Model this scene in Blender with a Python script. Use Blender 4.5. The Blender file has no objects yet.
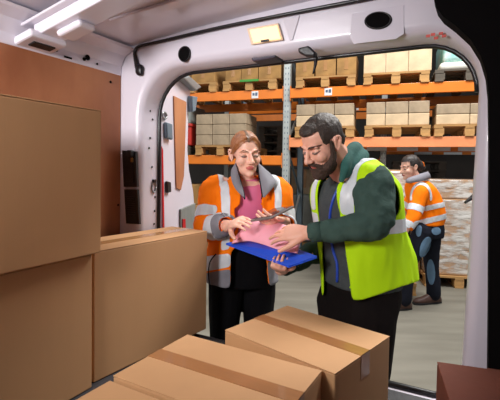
import bpy, bmesh, math, random
from mathutils import Vector, Matrix, noise
from mathutils.bvhtree import BVHTree
random.seed(7)
V = Vector
S = bpy.context.scene
C = S.collection
PI = math.pi

# ------------------------------------------------------------------ camera model
F_PX, PITCH, ROLL, SH = 410.0, math.radians(2.0), math.radians(0.9), 17.7
CAM = V((0, 0, 1.44))
_F = V((0, math.cos(PITCH), -math.sin(PITCH))); _U0 = V((0, math.sin(PITCH), math.cos(PITCH))); _R0 = V((1, 0, 0))
_R = _R0 * math.cos(ROLL) + _U0 * math.sin(ROLL)
_U = _U0 * math.cos(ROLL) - _R0 * math.sin(ROLL)
def ray(px, py):
    return _F + _R * ((px - 250) / F_PX) + _U * ((200 - SH - py) / F_PX)
def at(px, py, Y):
    d = ray(px, py); return CAM + d * (Y / d.y)
def atz(px, py, z):
    d = ray(px, py); return CAM + d * ((z - CAM.z) / d.z)
def proj(p):
    q = p - CAM; w = q.dot(_F)
    return 250 + F_PX * q.dot(_R) / w, 200 - SH - F_PX * q.dot(_U) / w
cd = bpy.data.cameras.new('camera'); cam = bpy.data.objects.new('camera', cd); C.objects.link(cam)
cd.sensor_width = 36; cd.lens = F_PX / 500 * 36; cd.shift_y = -SH / 500; cd.clip_start = .02
m3 = Matrix((_R, _U, -_F)).transposed()
cam.matrix_world = Matrix.Translation(CAM) @ m3.to_4x4()
S.camera = cam

TH = math.radians(27.5); CT, ST = math.cos(TH), math.sin(TH)
def v2w(v, u, z): return V((v * CT + u * ST, -v * ST + u * CT, z))
def w2v(p): return V((p.x * CT - p.y * ST, p.x * ST + p.y * CT, p.z))
def on_u(px, py, u):            # point on the van's cross plane u, in van coordinates
    d = w2v(ray(px, py)); c = w2v(CAM); return c + d * ((u - c.y) / d.y)
def on_v(px, py, v):
    d = w2v(ray(px, py)); c = w2v(CAM); return c + d * ((v - c.x) / d.x)

# ------------------------------------------------------------------ materials
def srgb(r, g, b):
    f = lambda c: (c / 12.92 if c <= .04045 else ((c + .055) / 1.055) ** 2.4)
    return (f(r / 255), f(g / 255), f(b / 255), 1)
MATS = {}
def mat(name, col, rough=.6, var=.08, scale=6, stretch=(1, 1, 1), bump=0., bscale=60, metal=0., spec=.5, emit=None, col2=None, coat=0., detail=4, bstretch=None, trans=0., sss=0., alpha=1., sheen=0.):
    m = bpy.data.materials.new(name); m.use_nodes = True
    n = m.node_tree.nodes; l = m.node_tree.links; p = n['Principled BSDF']
    p.inputs['Roughness'].default_value = rough; p.inputs['Metallic'].default_value = metal
    p.inputs['Specular IOR Level'].default_value = spec
    p.inputs['Coat Weight'].default_value = coat
    p.inputs['Transmission Weight'].default_value = trans
    p.inputs['Subsurface Weight'].default_value = sss
    p.inputs['Subsurface Radius'].default_value = (.012, .004, .002)
    p.inputs['Alpha'].default_value = alpha
    p.inputs['Sheen Weight'].default_value = sheen
    tc = n.new('ShaderNodeTexCoord'); mp = n.new('ShaderNodeMapping'); mp.inputs['Scale'].default_value = stretch
    l.new(tc.outputs['Object'], mp.inputs['Vector'])
    t = n.new('ShaderNodeTexNoise'); t.inputs['Scale'].default_value = scale; t.inputs['Detail'].default_value = detail
    l.new(mp.outputs['Vector'], t.inputs['Vector'])
    r = n.new('ShaderNodeValToRGB'); r.color_ramp.elements[0].position = .3; r.color_ramp.elements[1].position = .7
    if col2 is None:
        r.color_ramp.elements[0].color = tuple(c * (1 - var) for c in col[:3]) + (1,)
        r.color_ramp.elements[1].color = tuple(min(1, c * (1 + var)) for c in col[:3]) + (1,)
    else:
        r.color_ramp.elements[0].color = col; r.color_ramp.elements[1].color = col2
    l.new(t.outputs['Fac'], r.inputs['Fac']); l.new(r.outputs['Color'], p.inputs['Base Color'])
    if bump:
        mp2 = n.new('ShaderNodeMapping'); mp2.inputs['Scale'].default_value = bstretch or (1, 1, 1)
        l.new(tc.outputs['Object'], mp2.inputs['Vector'])
        t2 = n.new('ShaderNodeTexNoise'); t2.inputs['Scale'].default_value = bscale; t2.inputs['Detail'].default_value = 3
        l.new(mp2.outputs['Vector'], t2.inputs['Vector'])
        b = n.new('ShaderNodeBump'); b.inputs['Strength'].default_value = bump; b.inputs['Distance'].default_value = .01
        l.new(t2.outputs['Fac'], b.inputs['Height']); l.new(b.outputs['Normal'], p.inputs['Normal'])
    if emit:
        p.inputs['Emission Color'].default_value = emit[0]; p.inputs['Emission Strength'].default_value = emit[1]
    MATS[name] = m; return m
M_card = mat('cardboard', srgb(192, 146, 102), .75, .018, 3, (6, 6, .6), .035, 90, bstretch=(3, 3, .15))
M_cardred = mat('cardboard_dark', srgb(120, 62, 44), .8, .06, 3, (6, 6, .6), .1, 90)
M_carddim = mat('cardboard_old', srgb(164, 124, 72), .85, .22, 7, bump=.2, bscale=25)
M_cardpale = mat('cardboard_pale', srgb(214, 188, 152), .6, .12, 7, bump=.2, bscale=25)
M_cardgrey = mat('cardboard_grey', srgb(168, 148, 122), .6, .2, 9, bump=.2, bscale=25)
M_cardwrap = mat('cardboard_wrapped', srgb(186, 146, 108), .7, .1, 8)
M_tape = mat('packing_tape', srgb(160, 108, 64), .28, .08, 8, (1, 8, 1), coat=.3)
M_tapeL = mat('packing_tape_clear', srgb(176, 130, 84), .25, .08, 8, (1, 8, 1), coat=.3)
M_white = mat('white_paint', srgb(218, 213, 224), .32, .02, 3, coat=.35)
M_pillar = mat('white_paint_pillar', srgb(216, 210, 222), .35, .02, 3, coat=.2)
M_grey = mat('grey_metal', srgb(150, 152, 154), .4, .05, 10, metal=.5)
M_ply = mat('plywood', srgb(140, 80, 48), .5, 0, 3.2, (1, 1, .45), .06, 40, col2=srgb(198, 134, 92), detail=8)
M_black = mat('black_plastic', srgb(26, 25, 27), .45, .1, 10)
M_blackm = mat('black_lining', srgb(10, 8, 9), .9, .1, 10, spec=.1)
M_rubber = mat('black_rubber', srgb(22, 20, 24), .35, .1, 10)
M_violet = mat('dark_bracket', srgb(72, 66, 80), .4, .1, 10)
M_vfloor = mat('van_floor_rubber', srgb(44, 43, 48), .6, .1, 20, bump=.2)
M_lens = mat('lamp_lens', srgb(255, 225, 180), .3, .02, 10, emit=((1, .66, .28, 1), .85))
M_red = mat('red_lens', srgb(190, 20, 30), .25, .05, 10)
M_concrete = mat('concrete', srgb(106, 102, 91), .65, 0, 1.8, (.5, 2.5, 1), .08, 50, col2=srgb(130, 126, 114), detail=9)
M_dark = mat('dark_wall', srgb(58, 52, 48), .9, .2, 2)
M_orange = mat('orange_beam', srgb(236, 128, 34), .45, .10, 4, coat=.2)
M_orpale = mat('faded_lit_orange_beam', srgb(238, 150, 100), .5, .12, 5, (.6, 1, 1))  # faded orange, made paler still by flash light mixed into the colour
M_galv = mat('galvanised_steel', srgb(186, 192, 190), .45, .10, 14, metal=.25)
M_bluesteel = mat('blue_grey_steel', srgb(110, 128, 142), .45, .1, 10, metal=.2)
M_wood = mat('pallet_wood', srgb(186, 142, 88), .8, .18, 6, (.5, 3, 3), .15, 40)
M_woodgrey = mat('weathered_pallet_wood', srgb(92, 84, 74), .85, .2, 6, (.5, 3, 3), .15, 40)
M_label = mat('label_white', srgb(232, 234, 236), .5, .02, 10)
M_labelb = mat('label_blue', srgb(84, 100, 128), .5, .05, 60)
M_film = mat('stretch_film', srgb(232, 230, 226), .16, .05, 10, (1, 1, 3), .9, 16, spec=.8, alpha=.36, bstretch=(1, 1, 3))
_n = M_film.node_tree.nodes; _l = M_film.node_tree.links
_t = _n.new('ShaderNodeTexNoise'); _t.inputs['Scale'].default_value = 7; _t.inputs['Detail'].default_value = 5
_c = _n.new('ShaderNodeTexCoord'); _m = _n.new('ShaderNodeMapping'); _m.inputs['Scale'].default_value = (1, 1, 2.6); _l.new(_c.outputs['Object'], _m.inputs['Vector']); _l.new(_m.outputs['Vector'], _t.inputs['Vector'])
_r = _n.new('ShaderNodeMapRange'); _r.inputs['From Min'].default_value = .38; _r.inputs['From Max'].default_value = .62; _r.inputs['To Min'].default_value = .12; _r.inputs['To Max'].default_value = .85
_l.new(_t.outputs['Fac'], _r.inputs['Value']); _l.new(_r.outputs['Result'], _n['Principled BSDF'].inputs['Alpha'])  # noise in the alpha paints white highlights into the film
M_teal = mat('teal_wrap', srgb(70, 186, 180), .3, 0, 7, (1, 1, 1), .5, 20, col2=srgb(222, 240, 238))
M_whitesack = mat('white_sack', srgb(226, 224, 214), .6, .05, 6, bump=.4, bscale=14)
M_redbox = mat('red_plastic', srgb(186, 50, 42), .45, .1, 5)
M_tarp = mat('grey_sheet', srgb(128, 132, 128), .5, .12, 5, bump=.5, bscale=12)
M_green = mat('green_tape', srgb(56, 150, 50), .5, .05, 8)
# people
M_skin = mat('skin', srgb(232, 180, 158), .5, .05, 14, sss=.12)
M_skinm = mat('skin_man', srgb(222, 166, 144), .5, .05, 14, sss=.12)
M_lip = mat('lips', srgb(186, 96, 90), .45, .05, 20)
M_lipm = mat('lips_man', srgb(176, 96, 86), .5, .05, 20)
M_ginger = mat('ginger_hair', srgb(112, 64, 34), .45, 0, 30, (1, 1, .25), .5, 120, col2=srgb(166, 104, 58), bstretch=(1, 1, .2))
M_roots = mat('dark_hair_roots', srgb(100, 74, 54), .5, .2, 60)
M_brownh = mat('dark_brown_hair', srgb(52, 40, 33), .55, .3, 60, bump=.5, bscale=160)
M_blackh = mat('black_hair', srgb(40, 32, 30), .45, .3, 40, bump=.5, bscale=120)
M_beard = mat('brown_beard', srgb(62, 43, 33), .7, .3, 80, bump=.7, bscale=200)
M_lash = mat('lash', srgb(46, 32, 28), .6, .1, 20)
M_brow = mat('brow', srgb(122, 82, 58), .7, .1, 20)
M_browm = mat('brow_man', srgb(66, 46, 36), .7, .1, 20)
M_hvo = mat('hi_vis_orange', (1.0, .20, .002, 1), .8, .04, 5, bump=.12, bscale=20, spec=.15)
M_hvy = mat('hi_vis_yellow', (.46, .76, .004, 1), .75, .04, 5, bump=.12, bscale=14, spec=.2)
M_silver = mat('reflective_silver', srgb(204, 208, 214), .4, .05, 30)
M_greyfab = mat('grey_fabric', srgb(126, 124, 132), .85, .08, 12, bump=.15, bscale=80)
M_navy = mat('navy_fabric', srgb(28, 30, 40), .85, .08, 12, bump=.15, bscale=80, spec=.12)
M_pink = mat('pink_fabric', srgb(222, 110, 150), .8, .05, 8, bump=.15, bscale=30)
M_blackfab = mat('black_fabric', srgb(12, 11, 14), .85, .1, 8, bump=.2, bscale=30, spec=.12)
M_blackfab2 = mat('black_fabric_brown', srgb(20, 15, 15), .85, .1, 8, bump=.2, bscale=30, spec=.12)
M_hoodie = mat('dark_green_knit', srgb(58, 78, 72), .9, .1, 30, bump=.2, bscale=120, spec=.12)
M_hood = mat('teal_green_knit', srgb(40, 88, 82), .9, .1, 30, bump=.2, bscale=120)
M_hoodiegrey = mat('charcoal_knit', srgb(66, 70, 72), .9, .1, 30, bump=.2, bscale=120, spec=.12)
M_zip = mat('blue_zip', srgb(30, 66, 170), .4, .05, 60)
M_bluepatch = mat('blue_grey_patch', srgb(92, 122, 150), .8, .1, 20)
M_boot = mat('brown_leather', srgb(84, 56, 48), .5, .15, 20)
M_sole = mat('boot_sole', srgb(34, 32, 34), .7, .1, 20)
M_paper = mat('pink_paper', srgb(240, 166, 182), .7, .03, 12)
M_folder = mat('blue_folder', srgb(44, 92, 222), .4, .03, 12)
M_tablet = mat('tablet_case', srgb(112, 100, 98), .35, .05, 12)
M_screen = mat('tablet_glass', srgb(60, 56, 60), .12, .05, 12)
M_ring = mat('silver_ring', srgb(220, 220, 215), .2, .02, 12, metal=1)

# ------------------------------------------------------------------ mesh builder
def crom(pts, n):
    """Catmull-Rom resample of a list of equal-length tuples/vectors, n steps per span"""
    P = [tuple(p) for p in pts]; out = []
    k = len(P[0])
    for i in range(len(P) - 1):
        p0 = P[max(i - 1, 0)]; p1 = P[i]; p2 = P[i + 1]; p3 = P[min(i + 2, len(P) - 1)]
        for s in range(n):
            t = s / n; t2 = t * t; t3 = t2 * t
            out.append(tuple(.5 * (2 * p1[j] + (p2[j] - p0[j]) * t + (2 * p0[j] - 5 * p1[j] + 4 * p2[j] - p3[j]) * t2 + (3 * p1[j] - p0[j] - 3 * p2[j] + p3[j]) * t3) for j in range(k)))
    out.append(P[-1]); return out

class B:
    def __init__(s): s.v = []; s.f = []; s.m = []
    def add(s, vs, fs, mi=0):
        o = len(s.v); s.v += [V(p) for p in vs]
        for f in fs: s.f.append(tuple(i + o for i in f)); s.m.append(mi)
        return s
    def box(s, c, size, ax=None, mi=0):
        c = V(c); hx, hy, hz = [q / 2 for q in size]
        X, Y, Z = ax if ax else (V((1, 0, 0)), V((0, 1, 0)), V((0, 0, 1)))
        vs = [c + X * (a * hx) + Y * (b * hy) + Z * (d * hz) for a in (-1, 1) for b in (-1, 1) for d in (-1, 1)]
        return s.add(vs, [(0, 1, 3, 2), (4, 6, 7, 5), (0, 4, 5, 1), (2, 3, 7, 6), (0, 2, 6, 4), (1, 5, 7, 3)], mi)
    def mm(s, a, b, mi=0):
        return s.box([(a[i] + b[i]) / 2 for i in range(3)], [abs(b[i] - a[i]) for i in range(3)], None, mi)
    def rings(s, R, cap=True, mi=0, closed=True):
        n = len(R[0]); vs = [p for r in R for p in r]; fs = []
        for i in range(len(R) - 1):
            for j in range(n if closed else n - 1):
                k = (j + 1) % n
                fs.append((i * n + j, i * n + k, (i + 1) * n + k, (i + 1) * n + j))
        if cap:
            fs.append(tuple(range(n - 1, -1, -1))); fs.append(tuple((len(R) - 1) * n + j for j in range(n)))
        return s.add(vs, fs, mi)
    def ell(s, c, r, ax=None, n=16, mi=0):
        c = V(c); X, Y, Z = ax if ax else (V((1, 0, 0)), V((0, 1, 0)), V((0, 0, 1)))
        if not hasattr(r, '__len__'): r = (r, r, r)
        R = []
        for i in range(n // 2 + 1):
            a = PI * i / (n // 2); sa = max(math.sin(a), .004)
            R.append([c + X * (r[0] * sa * math.cos(2 * PI * j / n)) + Y * (r[1] * sa * math.sin(2 * PI * j / n)) - Z * (r[2] * math.cos(a)) for j in range(n)])
        return s.rings(R, True, mi)
    def tube(s, pts, rad, n=12, sub=4, cap=True, flat=None, ball=False, mi=0, closed=False):
        """round (or flattened: flat = (vector, factor)) tube along a smooth path"""
        pts = [V(p) for p in pts]
        if not hasattr(rad, '__len__'): rad = [rad] * len(pts)
        q = crom([tuple(p) + (r,) for p, r in zip(pts, rad)], sub) if sub > 1 else [tuple(p) + (r,) for p, r in zip(pts, rad)]
        P = [V(a[:3]) for a in q]; rr = [a[3] for a in q]; R = []; prev = None
        for i, p in enumerate(P):
            t = (P[min(i + 1, len(P) - 1)] - P[max(i - 1, 0)]).normalized()
            if prev is None:
                h = V((0, 0, 1)) if abs(t.z) < .9 else V((1, 0, 0))
                a = h - t * h.dot(t)
            else: a = prev - t * prev.dot(t)
            a.normalize(); prev = a; b = t.cross(a)
            ring = []
            for j in range(n):
                w = a * math.cos(2 * PI * j / n) + b * math.sin(2 * PI * j / n)
                w = w * rr[i]
                if flat: w = w - flat[0] * (w.dot(flat[0]) * (1 - flat[1]))
                ring.append(p + w)
            R.append(ring)
        s.rings(R, cap, mi)
        if ball: s.ell(P[0], rr[0], n=12, mi=mi); s.ell(P[-1], rr[-1], n=12, mi=mi)
        return s
    def prism(s, poly, d, mi=0):
        """polygon (list of 3-D points) pushed along vector d"""
        a = [V(p) for p in poly]; b = [p + V(d) for p in a]; n = len(a)
        return s.add(a + b, [tuple(range(n - 1, -1, -1)), tuple(range(n, 2 * n))] + [(i, (i + 1) % n, (i + 1) % n + n, i + n) for i in range(n)], mi)
    def sheet(s, rows, th, up=None, mi=0):
        """grid of points given thickness along its normals"""
        nr, nc = len(rows), len(rows[0]); N = []
        for i in range(nr):
            for j in range(nc):
                a = rows[min(i + 1, nr - 1)][j] - rows[max(i - 1, 0)][j]; b = rows[i][min(j + 1, nc - 1)] - rows[i][max(j - 1, 0)]
                N.append(a.cross(b).normalized() * th)
        top = [p for r in rows for p in r]; bot = [p + n for p, n in zip(top, N)]; k = nr * nc; fs = []
        for i in range(nr - 1):
            for j in range(nc - 1):
                q = (i * nc + j, i * nc + j + 1, (i + 1) * nc + j + 1, (i + 1) * nc + j)
                fs.append(q[::-1]); fs.append(tuple(x + k for x in q))
        edge = [(0, j) for j in range(nc)] + [(i, nc - 1) for i in range(1, nr)] + [(nr - 1, j) for j in range(nc - 2, -1, -1)] + [(i, 0) for i in range(nr - 2, 0, -1)]
        e = [i * nc + j for i, j in edge]
        for a, b in zip(e, e[1:] + e[:1]): fs.append((a, b, b + k, a + k))
        return s.add(top + bot, fs, mi)
    def mesh(s, name):
        me = bpy.data.meshes.new(name); me.from_pydata([tuple(p) for p in s.v], [], s.f)
        for p, k in zip(me.polygons, s.m): p.material_index = k
        bm = bmesh.new(); bm.from_mesh(me); bmesh.ops.recalc_face_normals(bm, faces=bm.faces); bm.to_mesh(me); bm.free()
        return me
    def obj(s, name, mats, parent=None, loc=None, rz=None, smooth=False, bevel=0, bseg=2):
        me = s.mesh(name)
        return link(name, me, mats, parent, loc, rz, smooth, bevel, bseg)

def link(name, me, mats, parent=None, loc=None, rz=None, smooth=False, bevel=0, bseg=2):
    o = bpy.data.objects.new(name, me); C.objects.link(o)
    for m in (mats if isinstance(mats, (list, tuple)) else [mats]): me.materials.append(m)
    if parent: o.parent = parent
    if loc is not None: o.location = loc
    if rz is not None: o.rotation_euler = (0, 0, rz)
    if smooth:
        for p in me.polygons: p.use_smooth = True
    if bevel:
        b = o.modifiers.new('bevel', 'BEVEL'); b.width = bevel; b.segments = bseg; b.limit_method = 'ANGLE'; b.angle_limit = math.radians(40)
    return o
def tag(o, label, cat, group=None):
    o['label'] = label; o['category'] = cat
    if group: o['group'] = group
    return o
def thing(name, label, cat, loc=(0, 0, 0), rz=0, group=None):
    o = bpy.data.objects.new(name, None); C.objects.link(o); o.location = loc; o.rotation_euler = (0, 0, rz); o.empty_display_size = .1
    return tag(o, label, cat, group)
def struct(o): o['kind'] = 'structure'; return o
def copy_tree(o, parent=None):
    c = o.copy(); C.objects.link(c); c.parent = parent
    for ch in list(o.children): copy_tree(ch, c)
    return c

# ------------------------------------------------------------------ warehouse shell
b = B(); b.mm((-12, -6, -.1), (14, 14, 0))
struct(b.obj('floor', M_concrete))
RA = math.radians(18); CA, SA = math.cos(RA), math.sin(RA)
W0 = at(286, 168.5, 5.8); W0.z = 0
def rk(x, y, z): return V((W0.x + x * CA + y * SA, W0.y - x * SA + y * CA, z))
b = B(); b.mm((-9, 3.9, 0), (9, 4.05, 6)); struct(b.obj('wall_back', M_dark, None, (W0.x, W0.y, 0), -RA))

# ------------------------------------------------------------------ pallet rack
def make_rack():
    r = thing('pallet_rack', 'tall orange-beamed pallet racking with pale steel uprights behind the people', 'pallet rack', (W0.x, W0.y, 0), -RA)
    for x in (-2.78, 0, 2.78):
        for y in (0, 1.05):
            q = B(); q.mm((x - .05, y - .035, 0), (x + .05, y - .028, 3.7)); q.mm((x - .05, y - .035, 0), (x - .043, y + .035, 3.7)); q.mm((x + .043, y - .035, 0), (x + .05, y + .035, 3.7))
            q.mm((x - .07, y - .05, 0), (x + .07, y + .05, .008))
            if y == 0 and x == 0:
                for k in range(44):
                    for sx in (-.02, .02): q.mm((x + sx - .006, y - .0362, .2 + k * .075), (x + sx + .006, y - .0351, .225 + k * .075), 1)
            q.obj('upright', [M_galv if y == 0 else M_bluesteel, M_bluesteel], r)
        for k, (z0, z1) in enumerate(((.3, 1.0), (1.75, 1.05), (1.8, 2.45), (3.2, 2.5))):
            q = B(); q.tube([(x, .03, z0), (x, 1.02, z1)], .018, 6, 1); q.obj('brace', M_bluesteel if k % 2 else M_galv, r)
    for x0, lev in ((-2.78, (1.62, 2.55)), (0, (1.87, 2.55))):
        for z in lev:
            for y in (-.03, 1.08):
                q = B(); h = .13
                q.mm((x0 + .055, y - .025, z - h), (x0 + 2.725, y + .025, z)); q.mm((x0 + .05, y - .03, z - h - .04), (x0 + .058, y + .03, z + .04)); q.mm((x0 + 2.722, y - .03, z - h - .04), (x0 + 2.73, y + .03, z + .04))
                bo = q.obj('beam', M_orpale if (z == 1.87 and y < 0) else M_orange, r, bevel=.004)
                if y < 0 and z == 2.55:
                    for lx in ((2.32,) if x0 < 0 else (.576,)):
                        xx = x0 + lx + (.0 if x0 < 0 else .0)
                        q = B(); q.mm((xx - .05, y - .029, z - .115), (xx + .05, y - .026, z - .015)); q.mm((xx - .035, y - .031, z - .075), (xx - .005, y - .029, z - .04), 1); q.mm((xx + .005, y - .031, z - .08), (xx + .038, y - .029, z - .035), 1); q.obj('label_plate', [M_label, M_labelb], bo)
                if y > 0 and z == 1.87:
                    for xx in (.55, 1.05, 1.5, 1.95, 2.35):
                        q = B(); q.mm((x0 + xx, y - .03, z - h), (x0 + xx + .3, y - .026, z - .01)); q.obj('label_plate', M_label, bo)
    return r
rack = make_rack()
rack2 = copy_tree(rack); p = rk(1.3, 1.5, 0); rack2.location = p
rack2['label'] = 'second row of orange pallet racking standing back to back behind the front row'

# pallets -----------------------------------------------------------
def make_pallet(m, w=.8, d=1.15):
    r = thing('wooden_pallet', 'wooden pallet', 'pallet')
    q = B()
    for k in range(7): y = -d / 2 + .05 + k * (d - .1) / 6; q.mm((-w / 2, y - .05, .122), (w / 2, y + .05, .144))
    for x in (-w / 2 + .05, 0, w / 2 - .05): q.mm((x - .05, -d / 2, .1), (x + .05, d / 2, .122))
    q.obj('deck', m, r)
    q = B()
    for x in (-w / 2 + .05, 0, w / 2 - .05): q.mm((x - .05, -d / 2, 0), (x + .05, d / 2, .022))
    q.obj('base_board', m, r)
    for x in (-w / 2 + .06, 0, w / 2 - .06):
        for y in (-d / 2 + .07, 0, d / 2 - .07):
            q = B(); q.box((x, y, .061), (.11, .13, .078)); q.obj('block', m, r)
    return r
pal_new = make_pallet(M_wood); pal_old = make_pallet(M_woodgrey)
used = {}
def place_pallet(kind, loc, rz, label, group=None):
    src = pal_new if kind == 'new' else pal_old
    o = src if kind not in used else copy_tree(src); used[kind] = 1
    o.location = V(loc) + V((0, 0, .002)); o.rotation_euler = (0, 0, rz); o['label'] = label
    if group: o['group'] = group
    elif 'group' in o: del o['group']
    return o

# cartons -----------------------------------------------------------
cart_cache = {}
def small_carton(L, W, H, m, loc, rz, label, group=None, name='carton', tape=True, cat='carton'):
    q = B(); q.box((0, 0, H / 2), (L, W, H)); q.mm((-L / 2 + .002, -W / 2 - .0015, H * .5 - .003), (L / 2 - .002, -W / 2 + .001, H * .5 - .001)) if False else None
    o = q.obj(name, m, None, V(loc) + V((0, 0, .001)), rz, bevel=.008)
    tag(o, label, cat, group)
    if tape:
        t = B(); t.mm((-.025, -W / 2 - .003, H * .25), (.025, W / 2 + .003, H + .002)); t.obj('packing_tape', M_tapeL, o)
    return o
PH = .148
# upper level, left bay
place_pallet('new', rk(-1.46, .5, 2.55), -RA, 'wooden pallet on the top left beam, half hidden behind the open van door', None)
small_carton(.38, .5, .27, M_carddim, rk(-1.28, .2, 2.55 + PH), -RA, 'brown carton on the leftmost top pallet, just above the open van door')
small_carton(.34, .5, .25, M_carddim, rk(-1.66, .2, 2.55 + PH), -RA, 'brown carton at the far left of the top shelf beside the open van door')
place_pallet('new', rk(-.55, .5, 2.55), -RA, 'wooden pallet on the top left beam with green tape on its deck')
for k, (x, w, h) in enumerate(((-.80, .24, .25), (-.55, .25, .29), (-.255, .32, .27))):
    small_carton(w, .5, h, M_carddim, rk(x, .2, 2.55 + PH), -RA, ('brown carton, left of three on the top pallet with green tape', 'brown carton, middle of three on the top pallet with green tape', 'wide brown carton beside the upright on the top pallet with green tape')[k])
q = B(); q.mm((-.14, -.012, 0), (.14, .012, .03)); tag(q.obj('strap', M_green, None, rk(-.54, -.09, 2.55 + PH - .03), -RA), 'green plastic strap lying across the top left pallet edge', 'strap')
# upper level, right bay
place_pallet('new', rk(.53, .5, 2.55), -RA, 'wooden pallet on the top right beam next to the steel upright')
for k, (x, w, h) in enumerate(((.25, .255, .29), (.53, .27, .29), (.805, .25, .29))):
    small_carton(w, .5, h, M_carddim, rk(x, .2, 2.55 + PH), -RA, ('brown carton right beside the upright on the top right pallet', 'brown carton, second from the upright on the top right pallet', 'brown carton beside the tall cream panels on the top right pallet')[k])
small_carton(.28, .4, .2, M_carddim, rk(.62, .25, 2.55 + PH + .295), -RA, 'brown carton stacked on top of the row above the black latch', tape=False)
place_pallet('new', rk(1.43, .5, 2.55), -RA, 'wooden pallet on the top right beam under the tall cream boxes')
for k, x in enumerate((1.165, 1.44, 1.715)):
    small_carton(.272, .5, .40, M_cardpale, rk(x, .2, 2.55 + PH), -RA, ('tall cream box, left of three on the top right pallet', 'tall cream box, middle of three on the top right pallet', 'tall cream box, right of three beside the dark gap')[k], name='tall_box', tape=False, cat='box')
place_pallet('old', rk(2.29, .5, 2.55), -RA, 'wooden pallet at the right end of the top beam under white sacks')
q = B(); q.box((0, 0, .055), (.76, .9, .11)); o = q.obj('white_sack', M_whitesack, None, rk(2.33, .45, 2.55 + PH), -RA, True, .05, 4); tag(o, 'white sack lying on the pallet at the right end of the top beam', 'sack')
q = B(); q.box((0, 0, .19), (.72, .85, .38)); o = q.obj('wrapped_bale', M_teal, None, rk(2.35, .45, 2.55 + PH + .112), -RA, True, .06, 4); tag(o, 'teal and white plastic wrapped bale on the top beam beside the right pillar', 'bale')
# lower level, right bay (z 1.87)
for k, (x, lab) in enumerate(((.53, 'wooden pallet on the faded lower right beam just behind the man\'s head'), (1.46, 'wooden pallet in the middle of the faded lower right beam'), (2.30, 'wooden pallet at the right end of the faded lower right beam'))):
    place_pallet('new', rk(x, .5, 1.87), -RA, lab)
R3 = ('lower shelf pallet right behind the man\'s head', 'lower shelf pallet midway right of the man', 'lower shelf pallet nearest the right pillar')
for k, (x0, ws) in enumerate(((.53, (.26, .26, .26)), (1.46, (.24, .28, .25)), (2.30, (.38, .38)))):
    for lv in range(2):
        x = x0 - sum(ws) / 2
        for i, w in enumerate(ws):
            x += w / 2
            h = .15 if k < 2 else .125
            small_carton(w - .006, .5, h, M_cardgrey if lv else M_cardpale, rk(x, .2, 1.87 + PH + lv * (h + .004)), -RA,
                         '%s %s carton on the %s' % (('left', 'middle', 'right')[i if len(ws) == 3 else i * 2], 'upper grey' if lv else 'lower pale', R3[k]), tape=False)
            x += w / 2
# lower level, left bay (z 1.62)
place_pallet('new', rk(-.98, .5, 1.62), -RA, 'wooden pallet on the lower left beam behind the woman\'s head')
for lv in range(3):
    for i in range(3):
        small_carton(.262, .5, .15, M_cardgrey, rk(-1.25 + i * .267, .2, 1.62 + PH + lv * .154), -RA, '%s row %s grey carton in the shelf stack behind the woman\'s head' % (('bottom', 'middle', 'top')[lv], ('left', 'middle', 'right')[i]), tape=False)
place_pallet('old', rk(-1.9, .5, 1.62), -RA, 'grey pallet on the lower left beam beside the van door')
q = B(); q.box((0, 0, .16), (.5, .6, .32)); q.mm((-.27, -.32, .28), (.27, .32, .33)); o = q.obj('plastic_crate', M_redbox, None, rk(-1.72, .25, 1.62 + PH), -RA, bevel=.015); tag(o, 'red plastic crate on the lower left beam beside the van door', 'crate')
q = B(); q.box((0, 0, .14), (.46, .55, .28)); o = q.obj('plastic_crate', M_tarp, None, rk(-1.72, .25, 1.62 + PH + .332), -RA, bevel=.02); tag(o, 'grey plastic crate stacked on the red one by the van door', 'crate')
# empty pallet stacks
def pal_stack(x, y, z, n, what, g):
    O = ('lowest', 'second', 'third', 'fourth', 'fifth', 'sixth', 'seventh', 'eighth', 'ninth', 'tenth', 'eleventh')
    for k in range(n): place_pallet('old', rk(x, y, z + k * .1445), -RA + random.uniform(-.015, .015), ('topmost' if k == n - 1 else O[k] + (' up' if k else '')) + ' empty pallet stacked ' + what, g)
pal_stack(-.45, 2.02, 1.62, 4, 'on the rear rack behind the woman', 'pallets stacked on the rear rack behind the woman')
pal_stack(1.85, 2.02, 1.87, 3, 'on the rear rack in the dark gap', 'pallets stacked on the rear rack')
pal_stack(.80, 2.02, 0, 10, 'on the floor of the rear rack', 'pallets stacked under the rear rack')
pal_stack(1.85, 2.02, 0, 11, 'on the floor of the rear rack right of the worker', 'pallets stacked behind the wrapped load')
pal_stack(1.9, .5, 2.55 + 0, 0, '', '')
# ground level
q = B(); q.box((0, 0, .42), (.74, .9, .84)); o = q.obj('sheeted_crate', M_tarp, None, rk(-.03, 1.9, PH), -RA, True, .05, 3); tag(o, 'grey sheeted crate on the floor between the woman and the man', 'crate')
place_pallet('new', rk(-.03, 1.9, 0), -RA, 'wooden pallet under the grey sheeted crate', None)
small_carton(.5, .5, .44, M_cardgrey, rk(-.03, 1.9, PH + .84), -RA, 'pale brown carton on the grey sheeted crate behind the man\'s beard')
for k, (x, z, w, h) in enumerate(((-1.62, 0, .6, .5), (-1.55, .506, .5, .36), (-1.6, .872, .45, .30), (-.95, 0, .5, .42))):
    small_carton(w, .6, h, M_carddim, rk(x, .2 if k < 3 else .75, z), -RA + (0, .05, -.06, .1)[k], ('large brown carton on the floor left of the woman', 'brown carton, second in the stack left of the woman', 'small brown carton topping the stack left of the woman', 'brown carton on the floor behind the woman')[k])
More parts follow.
